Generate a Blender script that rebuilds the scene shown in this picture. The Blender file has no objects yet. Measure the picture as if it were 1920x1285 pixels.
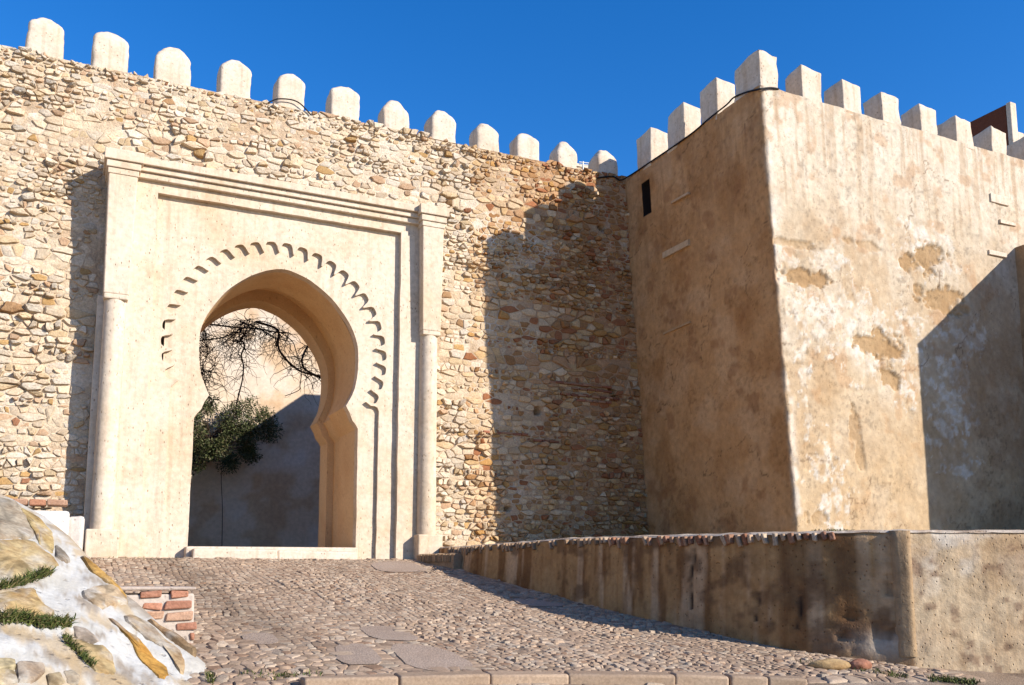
import bpy, bmesh, math, random
import numpy as np
from mathutils import Vector, Matrix
from mathutils.geometry import tessellate_polygon

R = math.radians
S = bpy.context.scene
COL = S.collection
rng = random.Random(7)

# ------------------------------------------------------------------ camera, world, sun, exposure
YAW, PITCH, FPX = math.atan2(.432, .902), math.atan(.136), 1728.0
cam_d = bpy.data.cameras.new('camera')
cam = bpy.data.objects.new('camera', cam_d)
COL.objects.link(cam)
cam.rotation_euler = (math.pi/2 + PITCH, 0, -YAW)
cam_d.sensor_width = 36
cam_d.lens = FPX/1920*36
cam_d.shift_y = 187.5/1920
cam_d.clip_start, cam_d.clip_end = .05, 2000
S.camera = cam

SUN = Vector((-.78, 1.0, -.61)).normalized()           # the way the light travels
SUN_EL = math.asin(-SUN.z)
w = bpy.data.worlds.new('World'); S.world = w
w.use_nodes = True
nt = w.node_tree
sky = nt.nodes.new('ShaderNodeTexSky')
sky.sky_type = 'NISHITA'
sky.sun_disc = False
sky.sun_elevation = SUN_EL
sky.sun_rotation = math.atan2(-SUN.x, -SUN.y)
sky.altitude = 300
sky.air_density = 1.0
sky.dust_density = .15
sky.ozone_density = 4.0
hs = nt.nodes.new('ShaderNodeHueSaturation')
hs.inputs['Saturation'].default_value = 1.31
hs.inputs['Hue'].default_value = .509
nt.links.new(sky.outputs[0], hs.inputs['Color'])
nt.links.new(hs.outputs[0], nt.nodes['Background'].inputs[0])
nt.nodes['Background'].inputs[1].default_value = .135

sd = bpy.data.lights.new('sun', 'SUN')
sd.energy = 5.0
sd.angle = R(.5)
sd.color = (1.0, .94, .85)
so = bpy.data.objects.new('sun', sd)
COL.objects.link(so)
so.rotation_euler = SUN.to_track_quat('-Z', 'Y').to_euler()
so.location = (10, -15, 20)

S.render.engine = 'CYCLES'
S.cycles.max_bounces = 8
S.cycles.diffuse_bounces = 5
S.view_settings.view_transform = 'Standard'
S.view_settings.look = 'None'
S.view_settings.gamma = 1
S.view_settings.use_curve_mapping = False
S.view_settings.exposure = .71

# ------------------------------------------------------------------ photograph geometry -> world
_c, _s = math.cos(PITCH), math.sin(PITCH)
FW = Vector((math.sin(YAW), math.cos(YAW), 0)); RT = Vector((math.cos(YAW), -math.sin(YAW), 0))
def ray(px, py):
    x = (px - 960)/FPX; y = (830 - py)/FPX
    return RT*x + FW*(_c - _s*y) + Vector((0, 0, _s + _c*y))
def at_y(px, py, Y): r = ray(px, py); return r*(Y/r.y)
def at_x(px, py, X): r = ray(px, py); return r*(X/r.x)
def at_d(px, py, d): r = ray(px, py); return r*(d/(r.x*FW.x + r.y*FW.y))
def at_plane(px, py, p, n): r = ray(px, py); return r*(p.dot(n)/r.dot(n))

# ------------------------------------------------------------------ helpers
def hashn(ix, iy, seed):
    n = (ix.astype(np.int64)*374761393 + iy.astype(np.int64)*668265263 + seed*974634777) & 0xffffffff
    n = ((n ^ (n >> 13))*1274126177) & 0xffffffff
    n = ((n ^ (n >> 16))*2246822519) & 0xffffffff
    return (n & 0xffffff)/float(0xffffff)
def vnoise(x, y, seed=0):
    x = np.asarray(x, float); y = np.asarray(y, float)
    ix, iy = np.floor(x), np.floor(y)
    fx, fy = x-ix, y-iy
    fx = fx*fx*fx*(fx*(fx*6-15)+10); fy = fy*fy*fy*(fy*(fy*6-15)+10)
    a, b = hashn(ix, iy, seed), hashn(ix+1, iy, seed)
    c, d = hashn(ix, iy+1, seed), hashn(ix+1, iy+1, seed)
    return (a+(b-a)*fx)*(1-fy) + (c+(d-c)*fx)*fy
def fbm(x, y, s=1.0, o=4, seed=0, gain=.5):
    t = 0; a = 1; n = 0
    x = np.asarray(x, float)/s; y = np.asarray(y, float)/s
    for k in range(o):
        t = t + a*vnoise(x*2**k + 17.3*k, y*2**k - 9.1*k, seed+k*31); n += a; a *= gain
    return t/n
def sstep(a, b, x):
    t = np.clip((np.asarray(x, float)-a)/(b-a), 0, 1); return t*t*(3-2*t)
def mixc(c, d, t):
    t = np.asarray(t)[..., None]; return c*(1-t) + np.asarray(d, float)*t

def mesh(name, v, f, mat, parent=None, smooth=False, col=None, uvw=None):
    me = bpy.data.meshes.new(name)
    v = [tuple(p) for p in v] if not isinstance(v, np.ndarray) else v.reshape(-1, 3).tolist()
    me.from_pydata(v, [], f if isinstance(f, list) else f.tolist())
    me.validate(); me.update()
    if smooth: me.polygons.foreach_set('use_smooth', [True]*len(me.polygons))
    if col is not None:
        a = me.color_attributes.new('col', 'FLOAT_COLOR', 'POINT')
        c = np.ones((len(v), 4), np.float32); c[:, :3] = np.asarray(col).reshape(-1, 3) if np.ndim(col) > 1 else col
        a.data.foreach_set('color', c.ravel())
    o = bpy.data.objects.new(name, me)
    if mat: me.materials.append(mat)
    COL.objects.link(o)
    if parent: o.parent = parent
    return o
def crisp(o, deg=34):
    me = o.data; me.polygons.foreach_set('use_smooth', [True]*len(me.polygons)); me.set_sharp_from_angle(angle=R(deg)); return o
def thing(name, label, cat, loc=(0, 0, 0), group=None):
    o = bpy.data.objects.new(name, None); COL.objects.link(o)
    o.empty_display_size = .2
    return tag(o, label, cat, group)
def tag(o, label, cat, group=None):
    o['label'] = label; o['category'] = cat
    if group: o['group'] = group
    return o
def kind(o, k): o['kind'] = k; return o

class MB:
    def __init__(s): s.v = []; s.f = []; s.c = []
    def add(s, v, f, c=None):
        b = len(s.v); s.v += [tuple(p) for p in v]; s.f += [tuple(i+b for i in q) for q in f]
        if c is not None: s.c += [tuple(c)]*len(v)
    def build(s, name, mat, parent=None, smooth=False):
        return mesh(name, s.v, s.f, mat, parent, smooth, np.array(s.c) if s.c else None)

def box_bm(x0, x1, y0, y1, z0, z1, bev=.01, seg=2, jit=0, seed=0):
    bm = bmesh.new()
    bmesh.ops.create_cube(bm, size=1)
    for v in bm.verts:
        v.co = Vector((x0 + (v.co.x+.5)*(x1-x0), y0 + (v.co.y+.5)*(y1-y0), z0 + (v.co.z+.5)*(z1-z0)))
    if jit:
        r = random.Random(seed)
        for v in bm.verts: v.co += Vector((r.uniform(-jit, jit), r.uniform(-jit, jit), r.uniform(-jit, jit)))
    if bev: bmesh.ops.bevel(bm, geom=bm.edges[:], offset=bev, segments=seg, affect='EDGES', profile=.5)
    return bm
def bm_obj(name, bm, mat, parent=None, smooth=False, col=None):
    me = bpy.data.meshes.new(name); bm.to_mesh(me); bm.free()
    if smooth:
        big = max(p.area for p in me.polygons)*.12
        me.polygons.foreach_set('use_smooth', [p.area < big or smooth == 2 for p in me.polygons])
    if col is not None:
        a = me.color_attributes.new('col', 'FLOAT_COLOR', 'POINT')
        c = np.ones((len(me.vertices), 4), np.float32); c[:, :3] = col
        a.data.foreach_set('color', c.ravel())
    me.materials.append(mat)
    o = bpy.data.objects.new(name, me); COL.objects.link(o)
    if parent: o.parent = parent
    return o
def box(name, x0, x1, y0, y1, z0, z1, mat, parent=None, bev=.01, jit=0, seed=0, col=None):
    return bm_obj(name, box_bm(x0, x1, y0, y1, z0, z1, bev, 2, jit, seed), mat, parent, col=col)

def tube(mb, pts, r0, r1=None, n=6, c=None):
    pts = [Vector(p) for p in pts]; r1 = r0 if r1 is None else r1
    up = Vector((.3, .2, .93)); V = []
    L = len(pts)
    for i, p in enumerate(pts):
        t = (pts[min(i+1, L-1)] - pts[max(i-1, 0)]).normalized()
        a = t.cross(up)
        if a.length < .05: a = t.cross(Vector((1, 0, 0)))
        a.normalize(); b = t.cross(a)
        r = r0 + (r1-r0)*i/max(1, L-1)
        for k in range(n):
            th = 2*math.pi*k/n; V.append(p + a*(r*math.cos(th)) + b*(r*math.sin(th)))
    F = [(i*n+k, i*n+(k+1) % n, (i+1)*n+(k+1) % n, (i+1)*n+k) for i in range(L-1) for k in range(n)]
    F += [tuple(range(n))[::-1], tuple((L-1)*n+k for k in range(n))]
    mb.add(V, F, c)
def smooth_path(pts, sub=5):
    pts = [Vector(p) for p in pts]; out = []
    for i in range(len(pts)-1):
        p0 = pts[max(i-1, 0)]; p1 = pts[i]; p2 = pts[i+1]; p3 = pts[min(i+2, len(pts)-1)]
        for k in range(sub):
            t = k/sub
            out.append(.5*((2*p1) + (p2-p0)*t + (2*p0-5*p1+4*p2-p3)*t*t + (3*p1-p0-3*p2+p3)*t*t*t))
    return out + [pts[-1]]

def grid_faces(n, m, keep=None):
    i, j = np.meshgrid(np.arange(n-1), np.arange(m-1), indexing='ij')
    a = i*m + j
    q = np.stack([a, a+m, a+m+1, a+1], -1).reshape(-1, 4)
    if keep is not None: q = q[keep.reshape(-1)]
    return q

# Voronoi cells clipped by neighbour bisectors; sx, sy = metric
def voronoi(pts, sx, sy, rad):
    P = np.asarray(pts, float)*[sx, sy]
    G = {}
    for i, (x, y) in enumerate(P): G.setdefault((int(x//rad), int(y//rad)), []).append(i)
    cells = []
    for i, (x, y) in enumerate(P):
        gx, gy = int(x//rad), int(y//rad)
        nb = [j for a in (-1, 0, 1) for b in (-1, 0, 1) for j in G.get((gx+a, gy+b), ()) if j != i]
        nb.sort(key=lambda j: (P[j, 0]-x)**2 + (P[j, 1]-y)**2)
        r = rad*.8
        poly = [(x-r, y-r), (x+r, y-r), (x+r, y+r), (x-r, y+r)]
        for j in nb[:18]:
            jx, jy = P[j]; nx, ny = jx-x, jy-y; d = ((jx*jx+jy*jy) - (x*x+y*y))/2
            out = []; L = len(poly)
            for k in range(L):
                a = poly[k]; b = poly[(k+1) % L]
                da = a[0]*nx + a[1]*ny - d; db = b[0]*nx + b[1]*ny - d
                if da <= 0: out.append(a)
                if (da < 0 < db) or (db < 0 < da):
                    t = da/(da-db); out.append((a[0]+(b[0]-a[0])*t, a[1]+(b[1]-a[1])*t))
            poly = out
            if len(poly) < 3: break
        cells.append([(a/sx, b/sy) for a, b in poly])
    return cells

def round_poly(poly, gap, n=12, rnd=None, wob=.06, cut=.2):
    """inset by about gap, rounded and resampled to n points"""
    c = np.mean(poly, 0); P = np.array(poly)
    d = P - c; L = np.hypot(d[:, 0], d[:, 1])
    P = c + d*np.maximum(.3, 1 - gap/np.maximum(L, 1e-6)*1.25)[:, None]
    q = []
    for i in range(len(P)):
        a, b = P[i], P[(i+1) % len(P)]
        q += [a*(1-cut)+b*cut, a*cut+b*(1-cut)]
    q = np.array(q); nxt = np.roll(q, -1, 0)
    seg = np.hypot(*(nxt-q).T); cum = np.concatenate([[0], np.cumsum(seg)])
    if cum[-1] < 1e-4: return None
    s = (np.arange(n)+.5)/n*cum[-1]
    k = np.clip(np.searchsorted(cum, s) - 1, 0, len(q)-1)
    t = (s-cum[k])/np.maximum(seg[k], 1e-9)
    r = q[k] + (nxt[k]-q[k])*t[:, None]
    if rnd: r = c + (r-c)*np.array([1 + rnd.uniform(-wob, wob) for _ in range(n)])[:, None]
    return r
def stone_geo(ring, h, deep, rnd, tilt=.25, top=.72):
    """rings of (a, b, height): foot, shoulder, crown, centre"""
    c = ring.mean(0); n = len(ring)
    tx, ty = rnd.uniform(-tilt, tilt), rnd.uniform(-tilt, tilt)
    ext = max(1e-3, np.abs(ring-c).max())
    V = []
    for sc, hh in ((1.06, -deep), (1.0, h*.35), (top+.14, h*.85), (top-.12, h)):
        for p in ring:
            q = c + (p-c)*sc
            tl = 1 + ((q[0]-c[0])*tx + (q[1]-c[1])*ty)/ext
            V.append((q[0], q[1], hh*tl + (rnd.uniform(-.1, .1)*h if hh > 0 else 0)))
    V.append((c[0], c[1], h*1.03))
    F = []
    for r in range(3):
        for k in range(n):
            F.append((r*n+k, r*n+(k+1) % n, (r+1)*n+(k+1) % n, (r+1)*n+k))
    F += [(3*n+k, 3*n+(k+1) % n, 4*n) for k in range(n)]
    return V, F

def block_geo(poly, gap, h, deep, rnd, tilt=.3, cut=.1, chip=.05, splay=1.12):
    """hewn stone: cut-cornered polygon with a nearly flat, tilted face and steep sides"""
    P = np.array(poly); c = P.mean(0); d = P-c; L = np.hypot(d[:, 0], d[:, 1])
    P = c + d*np.maximum(.3, 1-gap*1.2/np.maximum(L, 1e-6))[:, None]
    q = []
    m = len(P)
    for i in range(m):
        a, b = P[i], P[(i+1) % m]
        e = math.hypot(*(b-a))
        if e < .012: q.append((a+b)/2); continue
        q += [a*(1-cut)+b*cut, a*cut+b*(1-cut)]
        if e > .07: q.insert(-1, (a+b)/2*(1) + (((a+b)/2)-c)*rnd.uniform(-chip, chip)*1.4)
    q = np.array(q); q = c + (q-c)*np.array([1+rnd.uniform(-chip, chip) for _ in q])[:, None]
    n = len(q)
    if n < 4: return None
    ext = max(1e-3, np.abs(q-c).max()); tx, ty = rnd.uniform(-tilt, tilt), rnd.uniform(-tilt, tilt)
    V = []
    for sc, hh, jz in ((splay, -deep, 0), (1.0, h*.62, .12), (.86, h*.97, .07), (.45, h*1.02, .09)):
        for p in q:
            g = c+(p-c)*sc
            tl = 1 + ((g[0]-c[0])*tx + (g[1]-c[1])*ty)/ext
            V.append((g[0], g[1], hh*tl + rnd.uniform(-jz, jz)*h if hh > 0 else hh))
    V.append((c[0], c[1], h*1.04))
    F = [(r*n+k, r*n+(k+1) % n, (r+1)*n+(k+1) % n, (r+1)*n+k) for r in range(3) for k in range(n)]
    F += [(3*n+k, 3*n+(k+1) % n, 4*n) for k in range(n)]
    return V, F, q

# ------------------------------------------------------------------ materials
def nodes_mat(name):
    m = bpy.data.materials.new(name); m.use_nodes = True
    t = m.node_tree; b = t.nodes['Principled BSDF']
    b.inputs['Specular IOR Level'].default_value = .15
    b.inputs['Roughness'].default_value = .92
    return m, t, b
def N(t, typ, **kw):
    n = t.nodes.new(typ)
    for k, v in kw.items():
        if k in n.inputs: n.inputs[k].default_value = v
        else: setattr(n, k, v)
    return n
def stonemat(name, col=None, var=.25, vscale=2.0, fine=.3, fscale=30, bump=.5, bscale=40, bdist=.01, pits=0, pscale=25, streak=0, rough=.92, tint=(.7, .55, .4), pstretch=.45):
    """plaster / stone: base colour (or the 'col' attribute) with mottling, fine grain, dark pits and bump"""
    m, t, b = nodes_mat(name)
    b.inputs['Roughness'].default_value = rough
    tc = N(t, 'ShaderNodeTexCoord')
    if col is None:
        base = N(t, 'ShaderNodeAttribute', attribute_name='col').outputs['Color']
    else:
        rgb = N(t, 'ShaderNodeRGB'); rgb.outputs[0].default_value = (*col, 1); base = rgb.outputs[0]
    def noise(scale, detail=5, rough=.6, vec=None):
        n = N(t, 'ShaderNodeTexNoise'); n.inputs['Scale'].default_value = scale
        n.inputs['Detail'].default_value = detail; n.inputs['Roughness'].default_value = rough
        t.links.new(vec or tc.outputs['Object'], n.inputs['Vector']); return n.outputs['Fac']
    def ramp(sock, a, b_, c0, c1):
        r = N(t, 'ShaderNodeMapRange'); r.inputs[1].default_value = a; r.inputs[2].default_value = b_
        r.inputs[3].default_value = c0; r.inputs[4].default_value = c1
        t.links.new(sock, r.inputs[0]); return r.outputs[0]
    def mul(sock, fac, c=None):
        x = N(t, 'ShaderNodeMix', data_type='RGBA', blend_type='MULTIPLY'); x.inputs[0].default_value = 1
        t.links.new(sock, x.inputs[6])
        if c is None: t.links.new(fac, x.inputs[7])
        else:
            x.inputs[7].default_value = (*c, 1); t.links.new(fac, x.inputs[0])
        return x.outputs[2]
    cur = base
    if var: cur = mul(cur, ramp(noise(vscale), .42, .68, 0, var), tint)
    if fine: cur = mul(cur, ramp(noise(fscale, 4), .3, .7, 1-fine, 1+fine*.25))
    if streak:
        mp = N(t, 'ShaderNodeMapping'); mp.inputs['Scale'].default_value = (9, 9, .5)
        t.links.new(tc.outputs['Object'], mp.inputs[0])
        cur = mul(cur, ramp(noise(1.0, 5, .6, mp.outputs[0]), .5, .72, 0, streak), (.55, .42, .3))
    h = noise(bscale, 6, .65)
    if pits:
        mp = N(t, 'ShaderNodeMapping'); mp.inputs['Scale'].default_value = (1, 1, pstretch)
        t.links.new(tc.outputs['Object'], mp.inputs[0])
        v = N(t, 'ShaderNodeTexVoronoi'); v.inputs['Scale'].default_value = pscale
        v.inputs['Randomness'].default_value = 1
        t.links.new(mp.outputs[0], v.inputs['Vector'])
        near = ramp(v.outputs['Distance'], .10, .22, 1, 0)
        some = ramp(noise(2.3, 6, .75), .44, .56, 0, 1)
        mm = N(t, 'ShaderNodeMath', operation='MULTIPLY'); t.links.new(near, mm.inputs[0]); t.links.new(some, mm.inputs[1])
        cur = mul(cur, ramp(mm.outputs[0], 0, 1, 0, pits), (.35, .25, .17))
        hh = N(t, 'ShaderNodeMath', operation='SUBTRACT'); t.links.new(h, hh.inputs[0]); t.links.new(mm.outputs[0], hh.inputs[1]); h = hh.outputs[0]
    t.links.new(cur, b.inputs['Base Color'])
    bp = N(t, 'ShaderNodeBump'); bp.inputs['Strength'].default_value = bump; bp.inputs['Distance'].default_value = bdist
    t.links.new(h, bp.inputs['Height']); t.links.new(bp.outputs[0], b.inputs['Normal'])
    return m
M = {}
M['gate'] = stonemat('gate_plaster', (.605, .50, .385), var=.7, vscale=1.0, fine=.22, fscale=12, bump=.45, bscale=14, bdist=.014, pits=.75, pscale=21, streak=.32, tint=(.84, .73, .58))
M['soffit'] = stonemat('arch_plaster', (.60, .40, .21), var=.35, vscale=1.5, fine=.15, bump=.3, bscale=18, pits=.4, pscale=11, tint=(.75, .6, .45))
M['white'] = stonemat('merlon_limewash', (.60, .50, .395), var=.35, vscale=2.5, fine=.2, fscale=18, bump=.4, bscale=25, pits=.6, pscale=14, pstretch=.9, streak=.4, tint=(.8, .68, .54))
M['tower'] = stonemat('tower_plaster', None, var=.4, vscale=1.6, fine=.22, fscale=9, bump=.5, bscale=7, bdist=.03, pits=.5, pscale=24, pstretch=.8, tint=(.72, .58, .42))
M['mortar'] = stonemat('lime_mortar', None, var=.3, vscale=1.2, fine=.35, fscale=26, bump=.9, bscale=30, bdist=.03, tint=(.75, .6, .44))
M['stone'] = stonemat('rubble_stone', None, var=.35, vscale=9, fine=.35, fscale=38, bump=.8, bscale=45, bdist=.012, tint=(.72, .55, .38))
M['cobble'] = stonemat('cobble_stone', None, var=.3, vscale=5, fine=.3, fscale=50, bump=.5, bscale=60, bdist=.006, tint=(.72, .62, .52), rough=.8)
M['bed'] = stonemat('street_bed', None, var=.35, vscale=1.4, fine=.45, fscale=60, bump=1.0, bscale=70, bdist=.012, tint=(.65, .55, .45))
M['parapet'] = stonemat('parapet_render', None, var=.45, vscale=1.9, fine=.25, fscale=14, bump=.6, bscale=8, bdist=.03, pits=.6, pscale=22, pstretch=.9, streak=.4, tint=(.55, .4, .28))
M['brick'] = stonemat('red_brick', None, var=.4, vscale=8, fine=.35, fscale=45, bump=.8, bscale=50, bdist=.01)
M['limewash'] = stonemat('white_limewash', None, var=.25, vscale=3, fine=.15, fscale=20, bump=.6, bscale=18, bdist=.02, pits=.35, pscale=9, pstretch=.8, tint=(.8, .74, .66))
M['flag'] = stonemat('yellow_flagstone', None, var=.75, vscale=5, fine=.35, fscale=25, bump=.8, bscale=16, bdist=.015, tint=(.55, .42, .3))
M['ochre'] = stonemat('back_wall_plaster', None, var=.35, vscale=.8, fine=.2, fscale=9, bump=.4, bscale=12, tint=(.75, .55, .38))
M['dark'] = stonemat('black_cable', (.012, .011, .011), var=0, fine=0, bump=.1, rough=.6)
M['hole'] = stonemat('dark_recess', (.03, .022, .016), var=0, fine=.2, bump=.2)
M['bark'] = stonemat('vine_bark', (.05, .032, .022), var=.3, vscale=12, fine=.3, bump=.8, bscale=40)
M['metal'] = stonemat('antenna_metal', (.5, .5, .5), var=0, fine=0, bump=0, rough=.4)
def leafmat(name, c, tr=.25):
    m, t, b = nodes_mat(name)
    a = N(t, 'ShaderNodeAttribute', attribute_name='col')
    t.links.new(a.outputs['Color'], b.inputs['Base Color'])
    b.inputs['Roughness'].default_value = .55
    return m
M['leaf'] = leafmat('leaf', None)

# ------------------------------------------------------------------ ground
W = 15.65          # face of the rubble wall
def zg(x, y):
    x = np.asarray(x, float); y = np.asarray(y, float)
    yy = np.clip(y, -4, 14.9)
    return -1.67 + .12*yy
def axis(lo, hi, step, far):
    a = list(np.arange(lo, hi+1e-6, step)); d = step; x = a[-1]
    while x < far: d *= 1.35; x += d; a.append(x)
    d = step; x = a[0]; pre = []
    while x > -far: d *= 1.35; x -= d; pre.append(x)
    return np.array(pre[::-1] + a)
gx, gy = axis(-.6, 8.4, .045, 700), axis(4.8, 15.4, .045, 700)
X, Y = np.meshgrid(gx, gy, indexing='ij')
near = (np.abs(X-4) < 6)*(np.abs(Y-10) < 7)
Z = zg(X, Y) + near*(.05*(fbm(X, Y, 1.6, 3, 5)-.5) + .018*(fbm(X, Y, .12, 3, 9)-.5))
gc = np.zeros(X.shape+(3,)) + np.array([.33, .24, .165])
gc = mixc(gc, (.37, .285, .215), sstep(.45, .65, fbm(X, Y, .5, 4, 21)))
gc = mixc(gc, (.19, .135, .095), .7*sstep(.52, .66, fbm(X, Y*.5, .35, 4, 33)))
gc = mixc(gc, (.47, .34, .21), 1-near)  # outer ground out of view, made paler to bounce warm light into shade
street = kind(mesh('street', np.stack([X, Y, Z], -1), grid_faces(*X.shape), M['bed'], smooth=True, col=gc.reshape(-1, 3)), 'structure')
def zs(x, y): return float(zg(x, y) + .004 + .05*(fbm(x, y, 1.6, 3, 5)-.5))

# plan line of the parapet's street face
PAR = [Vector((5.80, 15.2, 0)), Vector((5.66, 13.4, 0)), Vector((5.74, 12.0, 0)), Vector((5.92, 10.2, 0)), Vector((6.17, 8.5, 0)), Vector((6.52, 7.2, 0)), Vector((7.17, 6.33, 0))]
PARS = smooth_path(PAR, 8)
def par_u(y):
    for a, b in zip(PARS[:-1], PARS[1:]):
        if b.y <= y <= a.y: return a.x + (b.x-a.x)*(a.y-y)/max(1e-6, a.y-b.y)
    return PARS[0].x if y > PARS[0].y else 99
def onground(px, py):
    r = ray(px, py); return r*(-1.65/(r.z - .12*r.y))

# flat flagstones let into the cobbles (found on the street, then excluded from the cobbling)
slab_px = [[(668, 1172), (748, 1174), (796, 1202), (700, 1198)], [(722, 1203), (832, 1212), (905, 1252), (775, 1256)],
           [(628, 1206), (690, 1208), (726, 1246), (634, 1246)], [(690, 1056), (762, 1052), (812, 1072), (716, 1074)],
           [(452, 1190), (508, 1188), (528, 1210), (460, 1212)], [(955, 1118), (1030, 1122), (1068, 1134), (985, 1134)]]
slabs = [[onground(*p) for p in s] for s in slab_px]
def inside(x, y, poly):
    c = False; n = len(poly)
    for i in range(n):
        a, b = poly[i], poly[i-1]
        if (a[1] > y) != (b[1] > y) and x < (b[0]-a[0])*(y-a[1])/(b[1]-a[1])+a[0]: c = not c
    return c
kerb_a, kerb_b = onground(560, 1284), onground(1500, 1272)
def before_kerb(x, y): return (kerb_b-kerb_a).cross(Vector((x, y, 0))-kerb_a).z < .02

# cobbles in lanes that run from the gate down the street
r1 = random.Random(11)
seeds = []; u = -.4; lane = 0
while u < 7.1:
    wl = .058 + .03*r1.random()
    if u < 2.6: wl *= 1.1
    y = 5.6
    while y < 14.95:
        k = 1.45 if (y < 8.6 + .8*r1.random() and u < 2.7) else 1.0
        st = wl*k*r1.uniform(.75, 1.5)
        y += st
        wander = .18*(vnoise(y*.25, 3.1, 5)-.5) + .12*(vnoise(y*.7, u*.6, 8)-.5)
        seeds.append((u + wander + r1.uniform(-.24, .24)*wl + .03*(15-y)*.6, y + r1.uniform(-.2, .2)*wl))
    u += wl*1.02
seeds = [p for p in seeds if p[0] < par_u(p[1])-.02 and not before_kerb(*p) and p[0] > -.5
         and not any(inside(p[0], p[1], [(q.x, q.y) for q in s]) for s in slabs)]
cells = voronoi(seeds, 1, 1, .18)
cob = []
cpal = [(.385, .275, .19), (.355, .25, .172), (.42, .315, .225), (.30, .21, .145), (.41, .32, .235), (.27, .17, .11)]
for (sx_, sy_), cell in zip(seeds, cells):
    if len(cell) < 3: continue
    qq = sx_ + .16*(sy_-11) + .12*(float(vnoise(sy_*.5, 1.7, 3))-.5)
    worn = float(fbm(sx_, sy_, 1.1, 3, 77)) - .16*sum(math.exp(-((qq-q0)/w0)**2) for q0, w0 in ((1.25, .2), (2.55, .22), (3.15, .12), (4.1, .2), (4.95, .16)))
    g_ = r1.uniform(.003, .009)
    if worn > .47: res = block_geo(cell, g_, (.007 + .015*r1.random()), .012, r1, .5, .2, .07, 1.2)
    else: res = block_geo(cell, g_+.003, (.002 + .006*r1.random()), .01, r1, .4, .16, .06, 1.2)
    if res is None: continue
    V, F, ring = res
    if np.abs(ring-ring.mean(0)).max() > .15 or r1.random() < .03: continue
    z0 = zs(sx_, sy_) - .002
    c = np.array(cpal[r1.choices(range(6), (4, 4, 3, 3, 2, 1))[0]])*r1.uniform(.82, 1.15)
    gut = 1.62 + .19*(11-sy_)*.35
    c = c*(1 - .28*math.exp(-((sx_-gut)/.3)**2)*float(sstep(7.4, 9, sy_)))
    d = math.hypot(sx_, sy_)
    cob.append((len(cell) and np.ptp(ring[:, 0])*np.ptp(ring[:, 1])/d**3, [(a, b, z0 + .12*(b-sy_) + hh) for a, b, hh in V], F, c))
# view filter: the ones that show largest inside the frame become parts
def frame_xy(p):
    p = Vector(p); x = p.dot(RT); d = p.dot(FW); fw = _c*d + _s*p.z; up = -_s*d + _c*p.z
    return 960 + FPX*x/fw, 830 - FPX*up/fw
def in_frame(p, m=0):
    a, b = frame_xy(p); return m < a < 1920-m and m < b < 1285-m
def behind_bank(p):
    a, b = frame_xy(p); return a < 410 and b > 1035 + (a-140)*.93
def on_right(p): return frame_xy(p)[0] > 900 and False
cob.sort(key=lambda q: -q[0]*(1 if (in_frame(q[1][-1], 6) and not behind_bank(q[1][-1])) else 0))
mb = MB()
for i, (_, V, F, c) in enumerate(cob):
    if i < 290: crisp(mesh('cobble', V, F, M['cobble'], street, True, np.tile(c, (len(V), 1))))
    else: mb.add(V, F, c)
kind(crisp(mb.build('cobbles', M['cobble'], street, True)), 'stuff')
for k, s in enumerate(slabs):
    c = sum(s, Vector())/4
    pol = [(p.x, p.y) for p in s]
    ring = round_poly(pol, .01, 18, r1, .02)
    V, F = stone_geo(ring, .011, .02, r1, .05, .9)
    z0 = zs(c.x, c.y)
    mesh('flagstone', [(a, b, z0 + .12*(b-c.y) + h) for a, b, h in V], F, M['bed'], street, False, np.tile(np.array((.43, .325, .25))*r1.uniform(.9, 1.05), (len(V), 1)))

# kerb along the bottom of the picture
kerb = kind(bpy.data.objects.new('kerb', None), 'structure'); COL.objects.link(kerb)
kx = [560, 735, 905, 1052, 1250, 1352, 1425, 1500]
for a, b in zip(kx[:-1], kx[1:]):
    p, q = onground(a+3, 1275), onground(b-3, 1275)
    p, q = onground(a+2, 1268 + 12*abs((a-1050)/500)**2), onground(b-2, 1268 + 12*abs((b-1050)/500)**2)
    d = (q-p); L = math.hypot(d.x, d.y); ang = math.atan2(d.y, d.x)
    bm = box_bm(0, L, -.22, 0, -.22, .045, .022, 3, .008, a)
    bmesh.ops.transform(bm, matrix=Matrix.Translation(p) @ Matrix.Rotation(ang, 4, 'Z') @ Matrix.Rotation(-math.atan2(d.z, L), 4, 'Y').inverted().inverted(), verts=bm.verts)
    bm_obj('kerb_stone', bm, M['cobble'], kerb, True, np.array((.40, .285, .195))*rng.uniform(.8, 1.1))

# ------------------------------------------------------------------ rubble curtain wall
cwall = thing('castle_wall', 'sunlit rubble stone curtain wall with whitewashed battlements around the arched gateway', 'wall')
GZ = 6.35
u = np.concatenate([np.linspace(-16, -2.4, 60), np.arange(-2.36, 10.62, .04)])
z = np.arange(-.6, 8.13, .04)
U, Zz = np.meshgrid(u, z, indexing='ij')
und = lambda a, b: .05*(fbm(a, b, 1.5, 2, 40)-.5)
V_ = W - und(U, Zz) - .022*(fbm(U, Zz, .09, 3, 41)-.5)
for hx, hz, hr in ((9.55, 6.95, .09), (8.05, 3.0, .10), (9.72, 3.55, .08), (7.4, 1.1, .07), (8.8, 1.75, .06), (9.3, 6.2, .06), (9.78, 3.4, .07)):
    dd = np.hypot((U-hx), (Zz-hz)*1.2) + .05*(fbm(U, Zz, .1, 2, 3)-.5)
    V_ += .3*(1-sstep(hr*.6, hr, dd))
mc = np.zeros(U.shape+(3,)) + np.array([.60, .475, .335])
mc = mixc(mc, (.50, .37, .25), sstep(.45, .65, fbm(U, Zz, .8, 4, 50)))
mc = mixc(mc, (.66, .56, .44), sstep(.5, .7, fbm(U, Zz, .5, 4, 51)))
old_shade = sstep(6.4, 9.0, U)*sstep(.12, .42, fbm(U, Zz, .9, 4, 52))
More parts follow.
